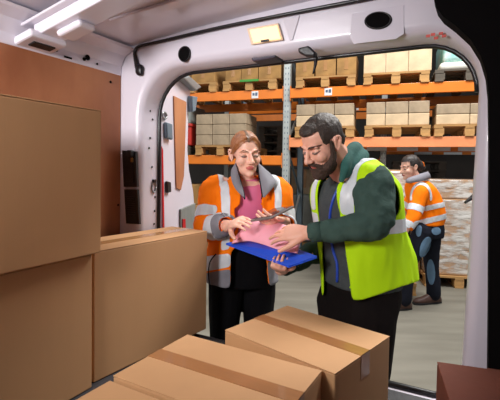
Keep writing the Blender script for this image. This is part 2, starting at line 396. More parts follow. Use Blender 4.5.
# right-hand wrapped load
WL = at(462, 279, 5.0); WL.z = 0
place_pallet('new', WL + V((.07, .55, 0)), -RA * .6, 'wooden pallet under the film wrapped load beside the right pillar')
def wrapped(loc, rz, w, d, h, z0, label):
    r = thing('wrapped_load', label, 'wrapped load', loc + V((0, 0, z0)), rz)
    q = B()
    n = max(2, round(h / .3))
    for i in range(n):
        for x in (-.25, .25):
            q.box((x * w, 0, (i + .5) * h / n), (w * .496, d, h / n - .006))
    q.obj('carton_stack', M_cardwrap, r, bevel=.006)
    q = B(); q.box((0, 0, h / 2), (w + .012, d + .012, h * .98)); q.obj('stretch_film', M_film, r, bevel=.02)
    return r
wrapped(WL + V((.07, .55, 0)), -RA * .6, .76, 1.05, .95, PH, 'tall film wrapped carton load on the pallet beside the right pillar')
wrapped(WL + V((.07, .55, 0)), -RA * .6, .74, 1.0, .24, PH + .951, 'low film wrapped carton tier on top of the tall wrapped load')
P = at(446, 276, 5.25); P.z = 0
small_carton(.26, .4, .46, M_carddim, P + V((-.40, .30, 0)), -.18, 'narrow brown carton on the floor between the worker and the wrapped load')
# load the worker stands at (mostly behind the man)
P = at(388, 300, 4.75); P.z = 0
place_pallet('new', P + V((-.08, .5, 0)), -.05, 'wooden pallet on the floor in front of the worker, behind the man')
wrapped(P + V((-.08, .5, 0)), -.05, .6, .9, 1.3, PH, 'white film wrapped load the worker leans to, behind the man')

# ------------------------------------------------------------------ the van
van = thing('delivery_van', 'white delivery van seen from inside its load bay through the open rear doors', 'van', (0, 0, 0), -TH)
FZ = .70
VL, UF = -1.40, 1.40           # lining plane, frame plane
def rrect(v0, v1, z0, z1, r, u, n=8):
    out = []
    if not hasattr(r, '__len__'): r = (r,) * 4
    for (cx, cz, a0, rr) in ((v1, z1, 0, r[0]), (v0, z1, 90, r[1]), (v0, z0, 180, r[2]), (v1, z0, 270, r[3])):
        x = cx - rr if a0 in (0, 270) else cx + rr; z = cz - rr if a0 in (0, 90) else cz + rr
        for k in range(n + 1):
            a = math.radians(a0 + 90 * k / n); out.append(V((x + rr * math.cos(a), u, z + rr * math.sin(a))))
    return out
OV0, OV1, OZ0, OZ1 = -1.285, .040, FZ - .035, 1.868
rad = (.17, .20, .08, .08)
def op(off, u):
    P = rrect(OV0 - off, OV1 + off, OZ0 - off, OZ1 + off, tuple(r + off * .9 for r in rad), u)
    for q in P:
        if q.x > -.3: q.x -= .030 * (OZ1 - q.z) / (OZ1 - OZ0)
    return P
L = [rrect(-1.5, .36, FZ - .12, 2.06, .02, UF), op(.035, UF), op(.012, UF + .006), op(.0, UF + .03), op(.0, UF + .12), op(.03, UF + .135), rrect(-1.52, .38, FZ - .3, 2.12, .05, UF + .14)]
b = B(); b.rings(L, False)
frame = b.obj('rear_door_frame', M_pillar, van, smooth=True)
ed = frame.modifiers.new('edge', 'EDGE_SPLIT'); ed.split_angle = math.radians(50)
b = B(); o = op(-.004, UF + .125); b.tube(o[0:22], .009, 8, 1); b.obj('door_seal', M_rubber, van, smooth=True)
b = B(); b.tube(o[24:33], .014, 8, 1); b.obj('sill_seal', M_rubber, van, smooth=True)
# load floor, side walls, roof
b = B(); b.mm((-1.5, -1.6, FZ - .05), (.36, UF + .03, FZ)); b.obj('load_floor', M_vfloor, van)
b = B(); b.mm((-1.5, UF + .13, FZ - .3), (.36, UF + .2, FZ - .16)); b.obj('rear_bumper', M_black, van, bevel=.02)
b = B(); b.mm((VL - .012, -1.6, FZ), (VL, UF - .004, 1.855)); b.obj('plywood_lining', M_ply, van)
b = B(); b.mm((VL - .05, -1.6, FZ), (VL - .013, UF, 2.06)); b.mm((.33, -1.6, FZ), (.36, UF, 2.06)); b.obj('side_panel', M_white, van)
# roof rail above the lining, curved roof
b = B()
prof = [(VL + .002, 1.85), (VL + .004, 1.89), (VL + .03, 1.935), (VL + .075, 1.955), (VL + .085, 1.965)]
R = [[V((x, u, z)) for x, z in prof] + [V((VL - .01, u, 1.975)), V((VL - .01, u, 1.85))] for u in (-1.6, UF - .002)]
b.rings(R, True); b.obj('roof_rail', M_white, van, bevel=.004)
roofp = [(-1.42, 1.965), (-1.25, 1.985), (-1.0, 2.01), (-.5, 2.035), (-.2, 2.03), (.36, 1.99)]
b = B(); R = [[V((x, u, z)) for x, z in roofp] + [V((x, u, z + .03)) for x, z in roofp[::-1]] for u in (-1.6, -.6, UF + .02)]
b.rings(R, True); roof = b.obj('roof_panel', M_white, van)
# pressed ribs in the roof skin
for u0 in (-.2, .25, .62, 1.16):
    b = B()
    for x0, x1, z0, z1 in ((-1.2, -.55, 1.99, 2.031), (-.5, .2, 2.034, 2.0)):
        b.box(((x0 + x1) / 2, u0, (z0 + z1) / 2), (math.hypot(x1 - x0, z1 - z0), .05, .012), (V((x1 - x0, 0, z1 - z0)).normalized(), V((0, 1, 0)), V((-(z1 - z0), 0, x1 - x0)).normalized()))
    b.obj('roof_rib', M_white, van, bevel=.005)
# roof bow with its end bracket
bow0 = on_u(40, 41, .98); bow1 = on_u(122, -2, .98)
b = B()
ax = (bow1 - bow0).normalized(); nn = V((0, 1, 0)); up = ax.cross(nn)
def bow(a0, a1, du0, du1, h0, h1): b.box(bow0 + ax * ((a0 + a1) / 2) + nn * ((du0 + du1) / 2) + up * ((h0 + h1) / 2), (a1 - a0, du1 - du0, h1 - h0), (ax, nn, up))
bow(.04, 1.0, -.05, .05, -.01, .03); bow(.0, 1.0, -.075, .075, .03, .04)
bw = b.obj('roof_bow', M_white, van, bevel=.012)
b = B(); bow(-.03, .07, -.085, .06, -.028, -.0); bow(-.04, -.02, -.085, .06, -.03, .06); br = b.obj('bow_bracket', M_white, bw, bevel=.008)
b = B(); b.box(bow0 + ax * .02 - up * .030 + nn * -.01, (.035, .085, .006), (ax, nn, up)); b.obj('bracket_slot', M_black, bw, bevel=.002)
b = B(); bow(.12, .24, -.03, .045, -.035, -.01); b.obj('bow_cover', M_white, bw, bevel=.014, bseg=3)
# black cable trim along the header
b = B()
pts = [on_u(x, y, UF - .012) for x, y in ((141, 73), (138, 69), (135.5, 58), (135, 51), (140, 46), (160, 41.5), (220, 27.5), (290, 13.5), (350, 2), (405, -9))]
b.tube(pts, [.012, .012, .009, .007, .007, .007, .007, .007, .007, .007], 8, 4, ball=True); b.obj('cable_trim', M_rubber, van, smooth=True)
b = B(); c = on_u(139.5, 70, UF - .012); b.ell(c, (.022, .014, .026)); b.obj('cable_grommet', M_rubber, van, smooth=True)
# header lamp
def hq(px, py, u=UF - .004): return on_u(px, py, u)
b = B(); poly = [hq(x, y) for x, y in ((247.5, 29), (279, 23.5), (284, 40.5), (252, 45.5))]
b.prism(poly, (0, -.008, 0)); lamp = b.obj('roof_lamp', mat('lamp_housing', srgb(236, 208, 182), .4), van, bevel=.003)
b = B(); poly = [hq(x, y, UF - .0125) for x, y in ((250, 30.2), (277.8, 25.6), (281.5, 39.2), (254, 43.4))]
b.prism(poly, (0, -.006, 0)); b.obj('lamp_lens', M_lens, lamp, bevel=.003)
b = B(); poly = [hq(x, y, UF - .019) for x, y in ((261, 40.6), (269, 39.3), (269.4, 41.2), (261.4, 42.4))]; b.prism(poly, (0, -.005, 0)); b.obj('lamp_switch', M_black, lamp)
# oval holes
for (px, py, w, h, t) in ((184.5, 54, .028, .030, .3), (378, 20.5, .040, .026, -.15)):
    c = hq(px, py); b = B()
    ring = lambda k, du: [c + V((math.cos(a + .0) * w * k * math.cos(t) - math.sin(a) * h * k * math.sin(t), du, math.cos(a) * w * k * math.sin(t) + math.sin(a) * h * k * math.cos(t))) for a in [2 * PI * j / 24 for j in range(24)]]
    b.rings([ring(1.12, .0), ring(1.05, -.005), ring(.98, -.005), ring(.9, .0)], False); b.obj('access_hole_rim', M_rubber, van, smooth=True)
    b = B(); b.rings([ring(.97, -.001), ring(.97, -.0025)], True); b.obj('access_hole', M_blackm, van)
# shallow pressed triangle and lip on the header
b = B(); b.prism([hq(x, y, UF - .0005) for x, y in ((283, 19), (300, 15.5), (293, 40), (290, 41))], (0, -.004, 0)); b.obj('header_gusset', M_white, van, bevel=.002)
b = B(); b.prism([hq(x, y, UF - .0005) for x, y in ((352, 14), (404, 5), (404, 34), (396, 39), (354, 44), (350, 38))], (0, -.0015, 0)); b.obj('header_plate', M_pillar, van, bevel=.001)
b = B()
for x, y in ((428, 36), (433, 34.5), (436, 38), (441, 33.5), (444, 36)): b.box(hq(x, y, UF - .002) , (.012, .003, .008))
b.obj('sticker_mark', mat('red_sticker', srgb(224, 96, 90), .5), van)
# door latches hanging from the header
def uq(px, py, u=UF + .11): return on_u(px, py, u)
b = B(); b.prism([uq(x, y) for x, y in ((258, 57), (281, 52.5), (284, 59), (283, 62.5), (261, 66))], (0, -.08, 0)); b.obj('lock_striker', M_violet, van, bevel=.006)
b = B(); b.prism([uq(x, y, UF - .002) for x, y in ((300.5, 50), (311, 47.5), (318, 54), (317.5, 58.5), (308, 58), (301, 54.5))], (0, -.03, 0)); hk = b.obj('door_latch', M_rubber, van, bevel=.006)
b = B(); b.tube([uq(315.5, 57, UF - .01), uq(315.5, 64, UF - .005), uq(313, 74, UF)], [.008, .006, .003], 8, 3); b.obj('latch_pin', M_rubber, hk, smooth=True)
# vents on the left pillar
for k, poly in enumerate((((124, 150.5), (137.5, 151.5), (139, 187), (125.6, 186.8)), ((126, 189.2), (139.2, 189.4), (141, 224), (128, 223.2)))):
    P4 = [on_u(x, y, UF - .001) for x, y in poly]
    b = B(); b.prism(P4, (0, -.012, 0))
    for i in range(9):
        t = (.34 if k == 0 else .22) + i * .065
        a = P4[0].lerp(P4[3], t).lerp(P4[1].lerp(P4[2], t), .2); c = P4[0].lerp(P4[3], t).lerp(P4[1].lerp(P4[2], t), .8)
        b.box((a + c) / 2 + V((0, -.014, 0)), ((c - a).length, .006, .005))
    ve = b.obj('air_vent', M_black, van)
    if k == 0:
        b = B(); b.box(on_u(130.5, 153.5, UF - .02), (.03, .022, .03)); b.obj('vent_catch', M_black, ve, bevel=.005)
        b = B(); b.box(on_u(132, 160, UF - .017), (.012, .012, .02)); b.obj('brass_pin', mat('brass', srgb(150, 110, 60), .4, metal=.7), ve, bevel=.003)
# D ring and bolt holes on the pillar return
c = on_v(154, 187, OV0 + .004)
b = B(); pts = [c + V((0, .014 * math.cos(a), .026 * math.sin(a))) for a in [2 * PI * i / 16 for i in range(17)]]; b.tube(pts, .0035, 8, 1); dr = b.obj('lashing_ring', M_grey, van, smooth=True)
b = B(); b.box(c + V((.002, 0, .028)), (.012, .02, .016)); b.obj('ring_bracket', M_black, dr, bevel=.003)
for x, y in ((149.5, 96.5), (151, 104), (150, 111), (152.5, 119.5), (150, 138), (149, 148), (152, 167), (155, 197), (154.5, 211), (154, 224)):
    c = on_v(x, y, OV0 + .001); b = B(); b.tube([c, c + V((.002, 0, 0))], .005, 10, 1); b.obj('bolt_hole', M_blackm, van)
for x, y, r in ((56.5, 50.5, .005), (87.5, 57.5, .012), (84, 59, .008), (97, 64, .005), (82.5, 51, .005), (110.5, 82, .006), (118, 205, .005)):
    pl = VL + .007 if y < 70 else VL + .001
    c = on_v(x, y, pl); b = B(); b.tube([c, c + V((.002, 0, 0))], r, 10, 1); b.obj('bolt_hole', M_blackm, van)
c = on_v(68, 57.5, VL + .008); b = B(); b.box(c, (.003, .035, .007)); b.obj('bolt_slot', M_blackm, van)
# black inner trim on the right
pl = [(486, 470), (486.5, 400), (487.5, 300), (488, 150), (487.5, 100), (485.5, 80), (480, 62), (470, 46), (456, 33), (444, 24), (438, 16), (435, 6), (434, -20)]
u1 = UF - .02
poly = [on_u(x, y, u1) for x, y in pl]; poly[-1].z = min(poly[-1].z, 1.99); poly[0].z = FZ
poly = [p for p in poly if p.z <= 1.99] + [V((.32, u1, 1.99)), V((.32, u1, FZ))]
b = B(); b.prism(poly, (0, -.07, 0)); b.obj('black_trim_panel', M_blackm, van)
# left rear door, swung open
dphi = math.radians(9)
hin = w2v(at(160.5, 168, 2.0)); hin.z = 0
dd = w2v(V((math.sin(dphi), math.cos(dphi), 0))); dn = w2v(V((math.cos(dphi), -math.sin(dphi), 0)))
def dp(s, t, z): return hin + dd * s + dn * t + V((0, 0, z))
def dpx(px, py, t=0):             # pixel -> (s, z) on the door's inner face
    d = w2v(ray(px, py)); c = w2v(CAM); o = hin + dn * t
    k = (o - c).dot(dn) / d.dot(dn); p = c + d * k
    return (p - hin).dot(dd), p.z
def dpoly(pts, t): return [dp(*(lambda sz: (sz[0], t, sz[1]))(dpx(x, y, t))) for x, y in pts]
b = B(); b.prism(dpoly(((161.2, 72), (184, 70), (191, 90), (189, 112), (188, 150), (189.5, 170), (193.5, 190), (194.5, 203), (194.5, 236), (162, 240)), 0), dn * -.05)
rd = b.obj('rear_door', M_white, van, bevel=.012, bseg=3)
b = B(); b.prism(dpoly(((173, 96), (185.5, 102), (184, 150), (183, 176), (180, 190), (175.5, 188)), .001), dn * .006); b.obj('plywood_panel', M_ply, rd)
b = B(); b.prism(dpoly(((175, 77), (183, 76), (196, 87), (190, 91)), .001), dn * .04); b.obj('door_spoiler', M_grey, rd, bevel=.008)
b = B(); b.prism(dpoly(((187.5, 96), (193, 97), (191, 111), (188, 112)), .001), dn * .03); b.obj('door_hinge', M_bluesteel, rd, bevel=.004)
b = B(); b.prism(dpoly(((163, 122), (169, 124), (169.5, 140), (164, 138)), .001), dn * .02); b.obj('door_check', M_bluesteel, rd, bevel=.006)
c = dpoly(((164.5, 115.5),), .006)[0]; b = B(); pts = [c + dd * (.03 * math.cos(a)) + V((0, 0, .016 * math.sin(a))) for a in [2 * PI * i / 16 for i in range(17)]]; b.tube(pts, .005, 8, 1); b.obj('door_ring', M_grey, rd, smooth=True)
b = B(); b.prism(dpoly(((164.6, 181), (168.5, 182), (169, 192), (165, 193)), .001), dn * .015); b.obj('door_buffer', M_rubber, rd, bevel=.006)
b = B(); b.prism(dpoly(((161.2, 146), (162.6, 150), (164, 229), (162.4, 229)), .002), dn * .004); b.obj('tail_light', M_red, rd, bevel=.004)
b = B(); b.prism(dpoly(((179, 209), (193.8, 203), (193.8, 235), (179, 236)), .001), dn * .012); lt = b.obj('lower_trim', M_tarp, rd, bevel=.004)
b = B(); b.prism(dpoly(((182, 219), (184.5, 219), (185, 231), (182, 231)), .014), dn * .006); b.obj('reflector', M_red, rd)
# right rear door latch lever poking past the right pillar
b = B(); b.tube([at(482, 183, 1.6), at(477, 188, 1.62), at(476, 194, 1.62), at(464.5, 203, 1.64)], [.012, .012, .010, .005], 8, 4)
b.v = [w2v(p) for p in b.v]; b.obj('door_lever', M_rubber, van, smooth=True)
b = B(); b.prism([V((.13, UF + .16, .74)), V((.32, UF + .16, .74)), V((.60, UF + .66, .74)), V((.56, UF + .69, .74))], (0, 0, 1.2)); b.obj('rear_door', M_white, van, bevel=.01)

# ------------------------------------------------------------------ big cardboard boxes in the van
def big_box(c, yaw, L, W, H, label, tape='long', m=M_card, tm=M_tape):
    """c: world centre of the base; yaw: direction of the length axis (deg clockwise from +Y)"""
    o = thing('cardboard_box', label, 'box', c + V((0, 0, .0015)), -math.radians(yaw))
    q = B(); q.mm((-W / 2, -L / 2, 0), (W / 2, L / 2, H - .004)); q.obj('carton_body', m, o, bevel=.004)
    for sx in (-1, 1):
        q = B(); q.mm((sx * .0012 if tape == 'long' else -W / 2, -L / 2, H - .004), (sx * W / 2, L / 2, H)) if tape == 'long' else q.mm((-W / 2, sx * .0012, H - .004), (W / 2, sx * L / 2, H))
        q.obj('flap', m, o, bevel=.0015)
    q = B(); t = .026
    if tape == 'long':
        q.mm((-t, -L / 2 - .001, H), (t, L / 2 + .001, H + .001))
        for sy in (-1, 1): q.mm((-t, sy * L / 2, H - .07), (t, sy * (L / 2 + .001), H + .001))
    else:
        q.mm((-W / 2 - .001, -t, H), (W / 2 + .001, t, H + .001))
        for sx in (-1, 1): q.mm((sx * W / 2, -t, H - .07), (sx * (W / 2 + .001), t, H + .001))
    q.obj('packing_tape', tm, o)
    return o
def dirs(yaw): a = math.radians(yaw); return V((math.sin(a), math.cos(a), 0)), V((math.cos(a), -math.sin(a), 0))
def from_corner(p, yaw, L, W, sl, sw):
    """base centre given one corner; sl, sw = which way the box extends along / across"""
    a, c = dirs(yaw); return p + a * (sl * L / 2) + c * (sw * W / 2)
def zc(px, py, z): return atz(px, py, z)
# lower-left box
P = zc(92, 388, FZ); H1 = 1.44 - .29 - FZ
ytop = 1.15
big_box(from_corner(P, 28, .62, .295, -1, -1), 28, .62, .295, ytop - FZ, 'large cardboard box at the lower left, underneath the topmost box', 'long')
P = zc(101, 254, ytop) + V((0, 0, .003))
big_box(from_corner(P, 28, .60, .275, -1, -1), 28, .60, .275, .465, 'large cardboard box topmost in the stack at the far left', 'long')
# middle box
P = zc(93.5, 383.5, FZ)
big_box(from_corner(P, 34.5, .585, .225, 1, -1), 34.5, .585, .225, ytop - FZ, 'wide cardboard box standing beside the left pillar with tape along its top', 'long', tm=M_tapeL)
# low taped box in the foreground
zt = .91
P = zc(322, 371, zt); P.z = FZ
big_box(from_corner(P, 29.5, .30, .445, -1, -1), 29.5, .30, .445, zt - FZ, 'low cardboard box in front, taped across, nearest the bottom centre', 'cross')
P = zc(110, 380.5, zt); P.z = FZ
a, c = dirs(29.5)
big_box(from_corner(P - c * .0, 29.5, .34, .40, -1, 1), 29.5, .34, .40, zt - FZ - .001, 'low cardboard box at the bottom edge, left of the taped one', 'cross')
# right front box
P = zc(390, 336.5, zt + .0); P.z = FZ
big_box(from_corner(P, 42.5, .335, .41, -1, -1), 42.5, .335, .41, zt - FZ, 'cardboard box at the sill in front of the man with brown tape', 'cross')
# dark box at lower right
P = zc(437, 362, .95); P.z = FZ
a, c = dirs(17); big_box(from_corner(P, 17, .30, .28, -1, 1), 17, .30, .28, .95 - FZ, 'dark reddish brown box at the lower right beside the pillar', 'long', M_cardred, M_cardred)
# ------------------------------------------------------------------ people
Zu = V((0, 0, 1))
def remesh(b, voxel, smooth=3, fold=0, fscale=9, fstretch=(1, 1, .5), seed=0):
    """close all overlapping volumes into one continuous skin"""
    me = b.mesh('tmp'); o = bpy.data.objects.new('tmp', me); C.objects.link(o)
    m = o.modifiers.new('r', 'REMESH'); m.mode = 'VOXEL'; m.voxel_size = voxel; m.adaptivity = 0
    if smooth:
        m = o.modifiers.new('s', 'SMOOTH'); m.iterations = smooth; m.factor = .5
    bpy.context.view_layer.update()
    r = bpy.data.meshes.new_from_object(o.evaluated_get(bpy.context.evaluated_depsgraph_get()))
    bpy.data.objects.remove(o); bpy.data.meshes.remove(me)
    if fold:
        nr = [v.normal.copy() for v in r.vertices]
        for v, n in zip(r.vertices, nr):
            q = V((v.co.x * fscale * fstretch[0], v.co.y * fscale * fstretch[1], v.co.z * fscale * fstretch[2] + seed))
            v.co = v.co + n * fold * (noise.noise(q) + .5 * noise.noise(q * 2.1))
    return r
def select(me, pred, off=0., thick=0.):
    """copy of the faces for which pred(centre, normal) holds, pushed out along the normals"""
    keep = [p for p in me.polygons if pred(p.center, p.normal)]
    idx = {}; vs = []; fs = []
    for p in keep:
        f = []
        for i in p.vertices:
            if i not in idx: idx[i] = len(vs); vs.append(me.vertices[i].co + me.vertices[i].normal * off)
            f.append(idx[i])
        fs.append(f)
    cnt = {}
    for f in fs:
        for a, b_ in zip(f, f[1:] + f[:1]): k = (min(a, b_), max(a, b_)); cnt[k] = cnt.get(k, 0) + 1
    nb = {}
    for (a, b_), c in cnt.items():
        if c == 1: nb.setdefault(a, []).append(b_); nb.setdefault(b_, []).append(a)
    for it in range(8):                      # smooth the cut edges into clean lines
        new = {i: vs[i] * .4 + (vs[l[0]] + vs[l[1]]) * .3 for i, l in nb.items() if len(l) == 2}
        for i, q in new.items(): vs[i] = q
    n = bpy.data.meshes.new('sel'); n.from_pydata([tuple(v) for v in vs], [], fs)
    return n
def islands(me, least=12):
    par = list(range(len(me.vertices)))
    def fd(i):
        while par[i] != i: par[i] = par[par[i]]; i = par[i]
        return i
    for p in me.polygons:
        a = fd(p.vertices[0])
        for i in p.vertices[1:]: par[fd(i)] = a
    G = {}
    for p in me.polygons: G.setdefault(fd(p.vertices[0]), []).append(p)
    res = []
    for k, ps in sorted(G.items()):
        if len(ps) < least: continue
        idx = {}; fs = []
        for p in ps: fs.append([idx.setdefault(i, len(idx)) for i in p.vertices])
        n = bpy.data.meshes.new('isl'); inv = sorted(idx, key=idx.get); n.from_pydata([tuple(me.vertices[i].co) for i in inv], [], fs); res.append(n)
    return res
def add_parts(name, me, m, root, least=12):
    for q in islands(me, least): add_me(name, q, m, root)
def add_me(name, me, m, root, thick=0, smooth=True):
    """mesh in world coordinates -> child of root"""
    me.name = name; me.transform(Matrix.Translation(-root.location))
    o = link(name, me, m, root, smooth=smooth)
    if thick: s = o.modifiers.new('thickness', 'SOLIDIFY'); s.thickness = thick; s.offset = -1
    return o
def add_b(name, b, m, root, parent=None, smooth=True, bevel=0):
    b.v = [p - root.location for p in b.v]
    return b.obj(name, m, parent or root, smooth=smooth, bevel=bevel)
def ringE(c, X, Y, a, d, n=24, e=1.0):
    out = []
    for j in range(n):
        t = 2 * PI * j / n; cx, cy = math.cos(t), math.sin(t)
        out.append(c + X * (a * math.copysign(abs(cx) ** e, cx)) + Y * (d * math.copysign(abs(cy) ** e, cy)))
    return out
def torso(b, prof, X, Y, e=.85, sub=4):
    """prof: list of (centre, half width, half depth)"""
    q = crom([tuple(c) + (a, d) for c, a, d in prof], sub)
    b.rings([ringE(V(r[:3]), X, Y, r[3], r[4], e=e) for r in q])
class Head:
    def __init__(s, c, f, pitch, k=1.0, roll=0):
        f = V((f[0], f[1], 0)).normalized(); l = Zu.cross(f); p = math.radians(pitch)
        s.F = f * math.cos(p) - Zu * math.sin(p); s.U = Zu * math.cos(p) + f * math.sin(p); s.L = l; s.c = V(c); s.k = k
        r = math.radians(roll); s.L, s.U = s.L * math.cos(r) + s.U * math.sin(r), s.U * math.cos(r) - s.L * math.sin(r)
    def P(s, x, y, z): return s.c + (s.L * x + s.F * y + s.U * z) * s.k
    def loc(s, p):
        d = p - s.c; return d.dot(s.L) / s.k, d.dot(s.F) / s.k, d.dot(s.U) / s.k
    def ell(s, b, c, r):
        b.ell(s.P(*c), [q * s.k for q in r], (s.L, s.F, s.U), 20)
    def tube(s, b, pts, r, sub=3, n=10, ball=True): b.tube([s.P(*p) for p in pts], [q * s.k for q in r], n, sub, ball=ball)
    def build(s, b, neck, nr=.058, male=False):
        s.ell(b, (0, -.014, .035), (.072, .094, .082)); s.ell(b, (0, .026, -.022), (.060 if not male else .063, .060, .082))
        s.ell(b, (0, .030, -.072), (.047 if not male else .054, .054, .042)); s.ell(b, (0, .068, -.096), (.022 if not male else .027, .022, .018))
        s.tube(b, [(0, .082, .012), (0, .094, -.008), (0, .108, -.030)], [.008, .0095, .0125])
        for x in (-1, 1):
            s.ell(b, (x * .012, .096, -.035), (.009, .011, .009)); s.ell(b, (x * .036, .054, -.028), (.026, .028, .028))
            s.ell(b, (x * .031, .068, .0), (.0165, .0155, .0125))
            s.tube(b, [(x * .012, .083, .020), (x * .030, .082, .025), (x * .050, .068, .018)], [.006, .007, .005])
            # ear: rim plus bowl
            ex = .071
            s.tube(b, [(x * ex, -.002, -.022), (x * (ex + .004), -.006, .0), (x * (ex + .008), -.012, .020), (x * (ex + .014), -.026, .022), (x * (ex + .013), -.032, .004), (x * (ex + .006), -.020, -.022), (x * (ex + .002), -.008, -.034)], [.005, .0055, .0055, .0055, .0055, .006, .006])
            s.ell(b, (x * (ex + .001), -.016, -.002), (.006, .014, .022))
        s.ell(b, (0, .084, -.058), (.022, .010, .0065)); s.ell(b, (0, .082, -.068), (.019, .011, .007))
        s.tube(b, [(0, -.020, -.03), tuple(s.loc(neck))], [nr / s.k * .98, nr / s.k], ball=False)
    def sockets(s, me):
        for v in me.vertices:
            x, y, z = s.loc(v.co)
            if y > .04 and abs(z) < .05:
                for ex in (-.031, .031):
                    r2 = ((x - ex) / .019) ** 2 + ((z - .013) / .008) ** 2
                    if r2 < 6: v.co -= s.F * (.0035 * s.k * math.exp(-r2))
                    r2 = ((x - ex * .55) / .008) ** 2 + ((z - .004) / .012) ** 2
                    if r2 < 6: v.co -= s.F * (.004 * s.k * math.exp(-r2))
                r2 = (x / .022) ** 2 + ((z + .0628) / .0018) ** 2
                if r2 < 6 and y > .07: v.co -= s.F * (.003 * s.k * math.exp(-r2))
    def face_parts(s, me, root, lipm, browm, brow_r=.0028):
        bv = BVHTree.FromPolygons([v.co for v in me.vertices], [p.vertices for p in me.polygons])
        def on(x, z, off=.001):
            h = bv.ray_cast(s.P(x, .2, z), -s.F)[0]; return (h if h else s.P(x, .08, z)) + s.F * off * s.k
        for x in (-1, 1):
            b = B(); b.tube([on(x * .016, .021), on(x * .028, .0265), on(x * .040, .0265), on(x * .053, .018)], [brow_r * .8 * s.k, brow_r * s.k, brow_r * s.k, brow_r * .4 * s.k], 8, 4); add_b('eyebrow', b, browm, root)
            b = B(); b.ell(s.P(x * .031, .0715, -.0035), [.0152 * s.k, .0148 * s.k, .0080 * s.k], (s.L, s.F, s.U), 16); e = add_b('eye', b, MATS['lash_eye'], root)
            b = B(); b.tube([on(x * .0165, -.0055), on(x * .024, -.0045), on(x * .033, -.0045), on(x * .043, -.004), on(x * .050, -.001)], [.0008 * s.k, .0016 * s.k, .0018 * s.k, .0018 * s.k, .0008 * s.k], 8, 4); add_b('eyelashes', b, M_lash, root)
        m = select(me, lambda c, n: (lambda q: q[1] > .06 and (q[0] / .0235) ** 2 + ((q[2] + .063) / (.0105)) ** 2 < 1 and n.dot(s.F) > .0)(s.loc(c)), .0007)
        add_me('lips', m, lipm, root)
M_eye = mat('lash_eye', srgb(120, 96, 86), .3, .05, 20)

def hand(b, w, d, n, curl=(30, 35, 25), k=1.0, ts=1, spread=.25, thumb=(.62, .72, -.35), lift=(0, 0, 0, 0), curls=None):
    """w wrist, d finger direction, n back-of-hand normal; thumb on side ts * (d x n)"""
    d = d.normalized(); n = (n - d * n.dot(d)).normalized(); t = d.cross(n) * ts
    def A(x, y, z): return w + (d * x + t * y + n * z) * k
    R = []
    for x, hw, hd, oz in ((-.02, .026, .019, 0), (.012, .030, .019, 0), (.040, .038, .0165, .001), (.068, .041, .0145, .002), (.088, .040, .011, .0), (.096, .034, .007, -.002)):
        R.append(ringE(A(x, 0, oz), t, n, hw * k, hd * k, 16, .8))
    b.rings(R)
    for i, (off, ln, r) in enumerate(((.0300, .073, .0088), (.0105, .081, .0090), (-.0095, .075, .0086), (-.0285, .058, .0076))):
        base = A(.086 - .004 * abs(i - 1), off, 0.0)
        ang = math.radians(-lift[i]); dirv = (d + t * (off * spread * 12)).normalized(); p = [A(.055, off * .85, .0), base]; rr = [r * 1.15, r * 1.05]
        cc = curls[i] if curls else curl
        for j, fr in enumerate((.44, .31, .25)):
            ang += math.radians(cc[j]); dv = dirv * math.cos(ang) - n * math.sin(ang)
            p.append(p[-1] + dv * (ln * fr * k)); rr.append(r * (1 - .09 * (j + 1)))
        b.tube(p, [q * k for q in rr], 10, 3, ball=True)
    T = (d * thumb[0] + t * thumb[1] + n * thumb[2]).normalized(); T2 = (T + d * .45 - n * .1).normalized()
    p0 = A(.018, .018, -.004); p1 = p0 + T * .044 * k; p2 = p1 + T2 * .034 * k; p3 = p2 + (T2 + d * .25 - n * .1).normalized() * .026 * k
    b.tube([p0, p1, p2, p3], [.0165 * k, .0125 * k, .0108 * k, .0085 * k], 10, 3, ball=True)
def shoe(root, heel, d, m, L=.29, boot=False):
    d = V((d[0], d[1], 0)).normalized(); s = V((d.y, -d.x, 0))
    R = []
    for x, hw, h in ((-.03, .026, .05), (0, .036, .085 if not boot else .11), (.06, .038, .10 if not boot else .13), (.12, .042, .075 if not boot else .085), (.19, .048, .058), (.25, .042, .045), (.285, .022, .03)):
        c = V(heel) + d * (x * L / .29); R.append([c + s * (hw * math.cos(a)) + Zu * (.02 + max(0, math.sin(a)) ** .7 * h) for a in [2 * PI * j / 20 for j in range(20)]])
    b = B(); b.rings(R); sh = add_b('boot' if boot else 'shoe', b, m, root)
    b = B(); R = []
    for z, g in ((0, .0), (.022, .004)):
        R.append([V(heel) + d * (x * L / .29) + s * y * (1 + g * 10) + Zu * z for x, y in ((-.035, -.024), (-.038, .024), (.03, .038), (.12, .040), (.19, .050), (.25, .045), (.293, .018), (.293, -.018), (.25, -.045), (.19, -.050), (.12, -.040), (.03, -.038))])
    b.rings(R); add_b('sole', b, M_sole, root, sh, smooth=False, bevel=.004); return sh

# =========================== the woman with the tablet =====================
WY = 2.05
def Wp(px, py, dy=0): return at(px, py, WY + dy)
wf = V((.24, -.97, 0)).normalized(); wl = Zu.cross(wf)           # forward, her left
g = Wp(244, 260, .06); woman = thing('person', 'woman in orange hi-vis jacket and pink top looking down at a tablet', 'person', (g.x, g.y, 0))
wh = Head(Wp(245.8, 154, -.02), (.30, -.95), 8, .935, roll=3)
neck = Wp(247.5, 181, .05)
sR, eR, wR = Wp(214.5, 189, .05), Wp(206, 228, -.04), Wp(231, 225.5, -.17)
sL, eL, wL = Wp(277, 190, .0), Wp(284, 230, -.04), Wp(284, 222, -.20)
pel = Wp(242.5, 268, .07); waist = Wp(243, 238, .06); chest = Wp(245, 204, .05)
b = B()
wh.build(b, neck, .050)
torso(b, [(pel - Zu * .06, .09, .07), (pel, .135, .09), (waist, .125, .085), (chest, .145, .10), (Wp(246, 188, .05), .15, .085), (Wp(247, 180, .055), .08, .06), (neck, .052, .052)], wl, wf)
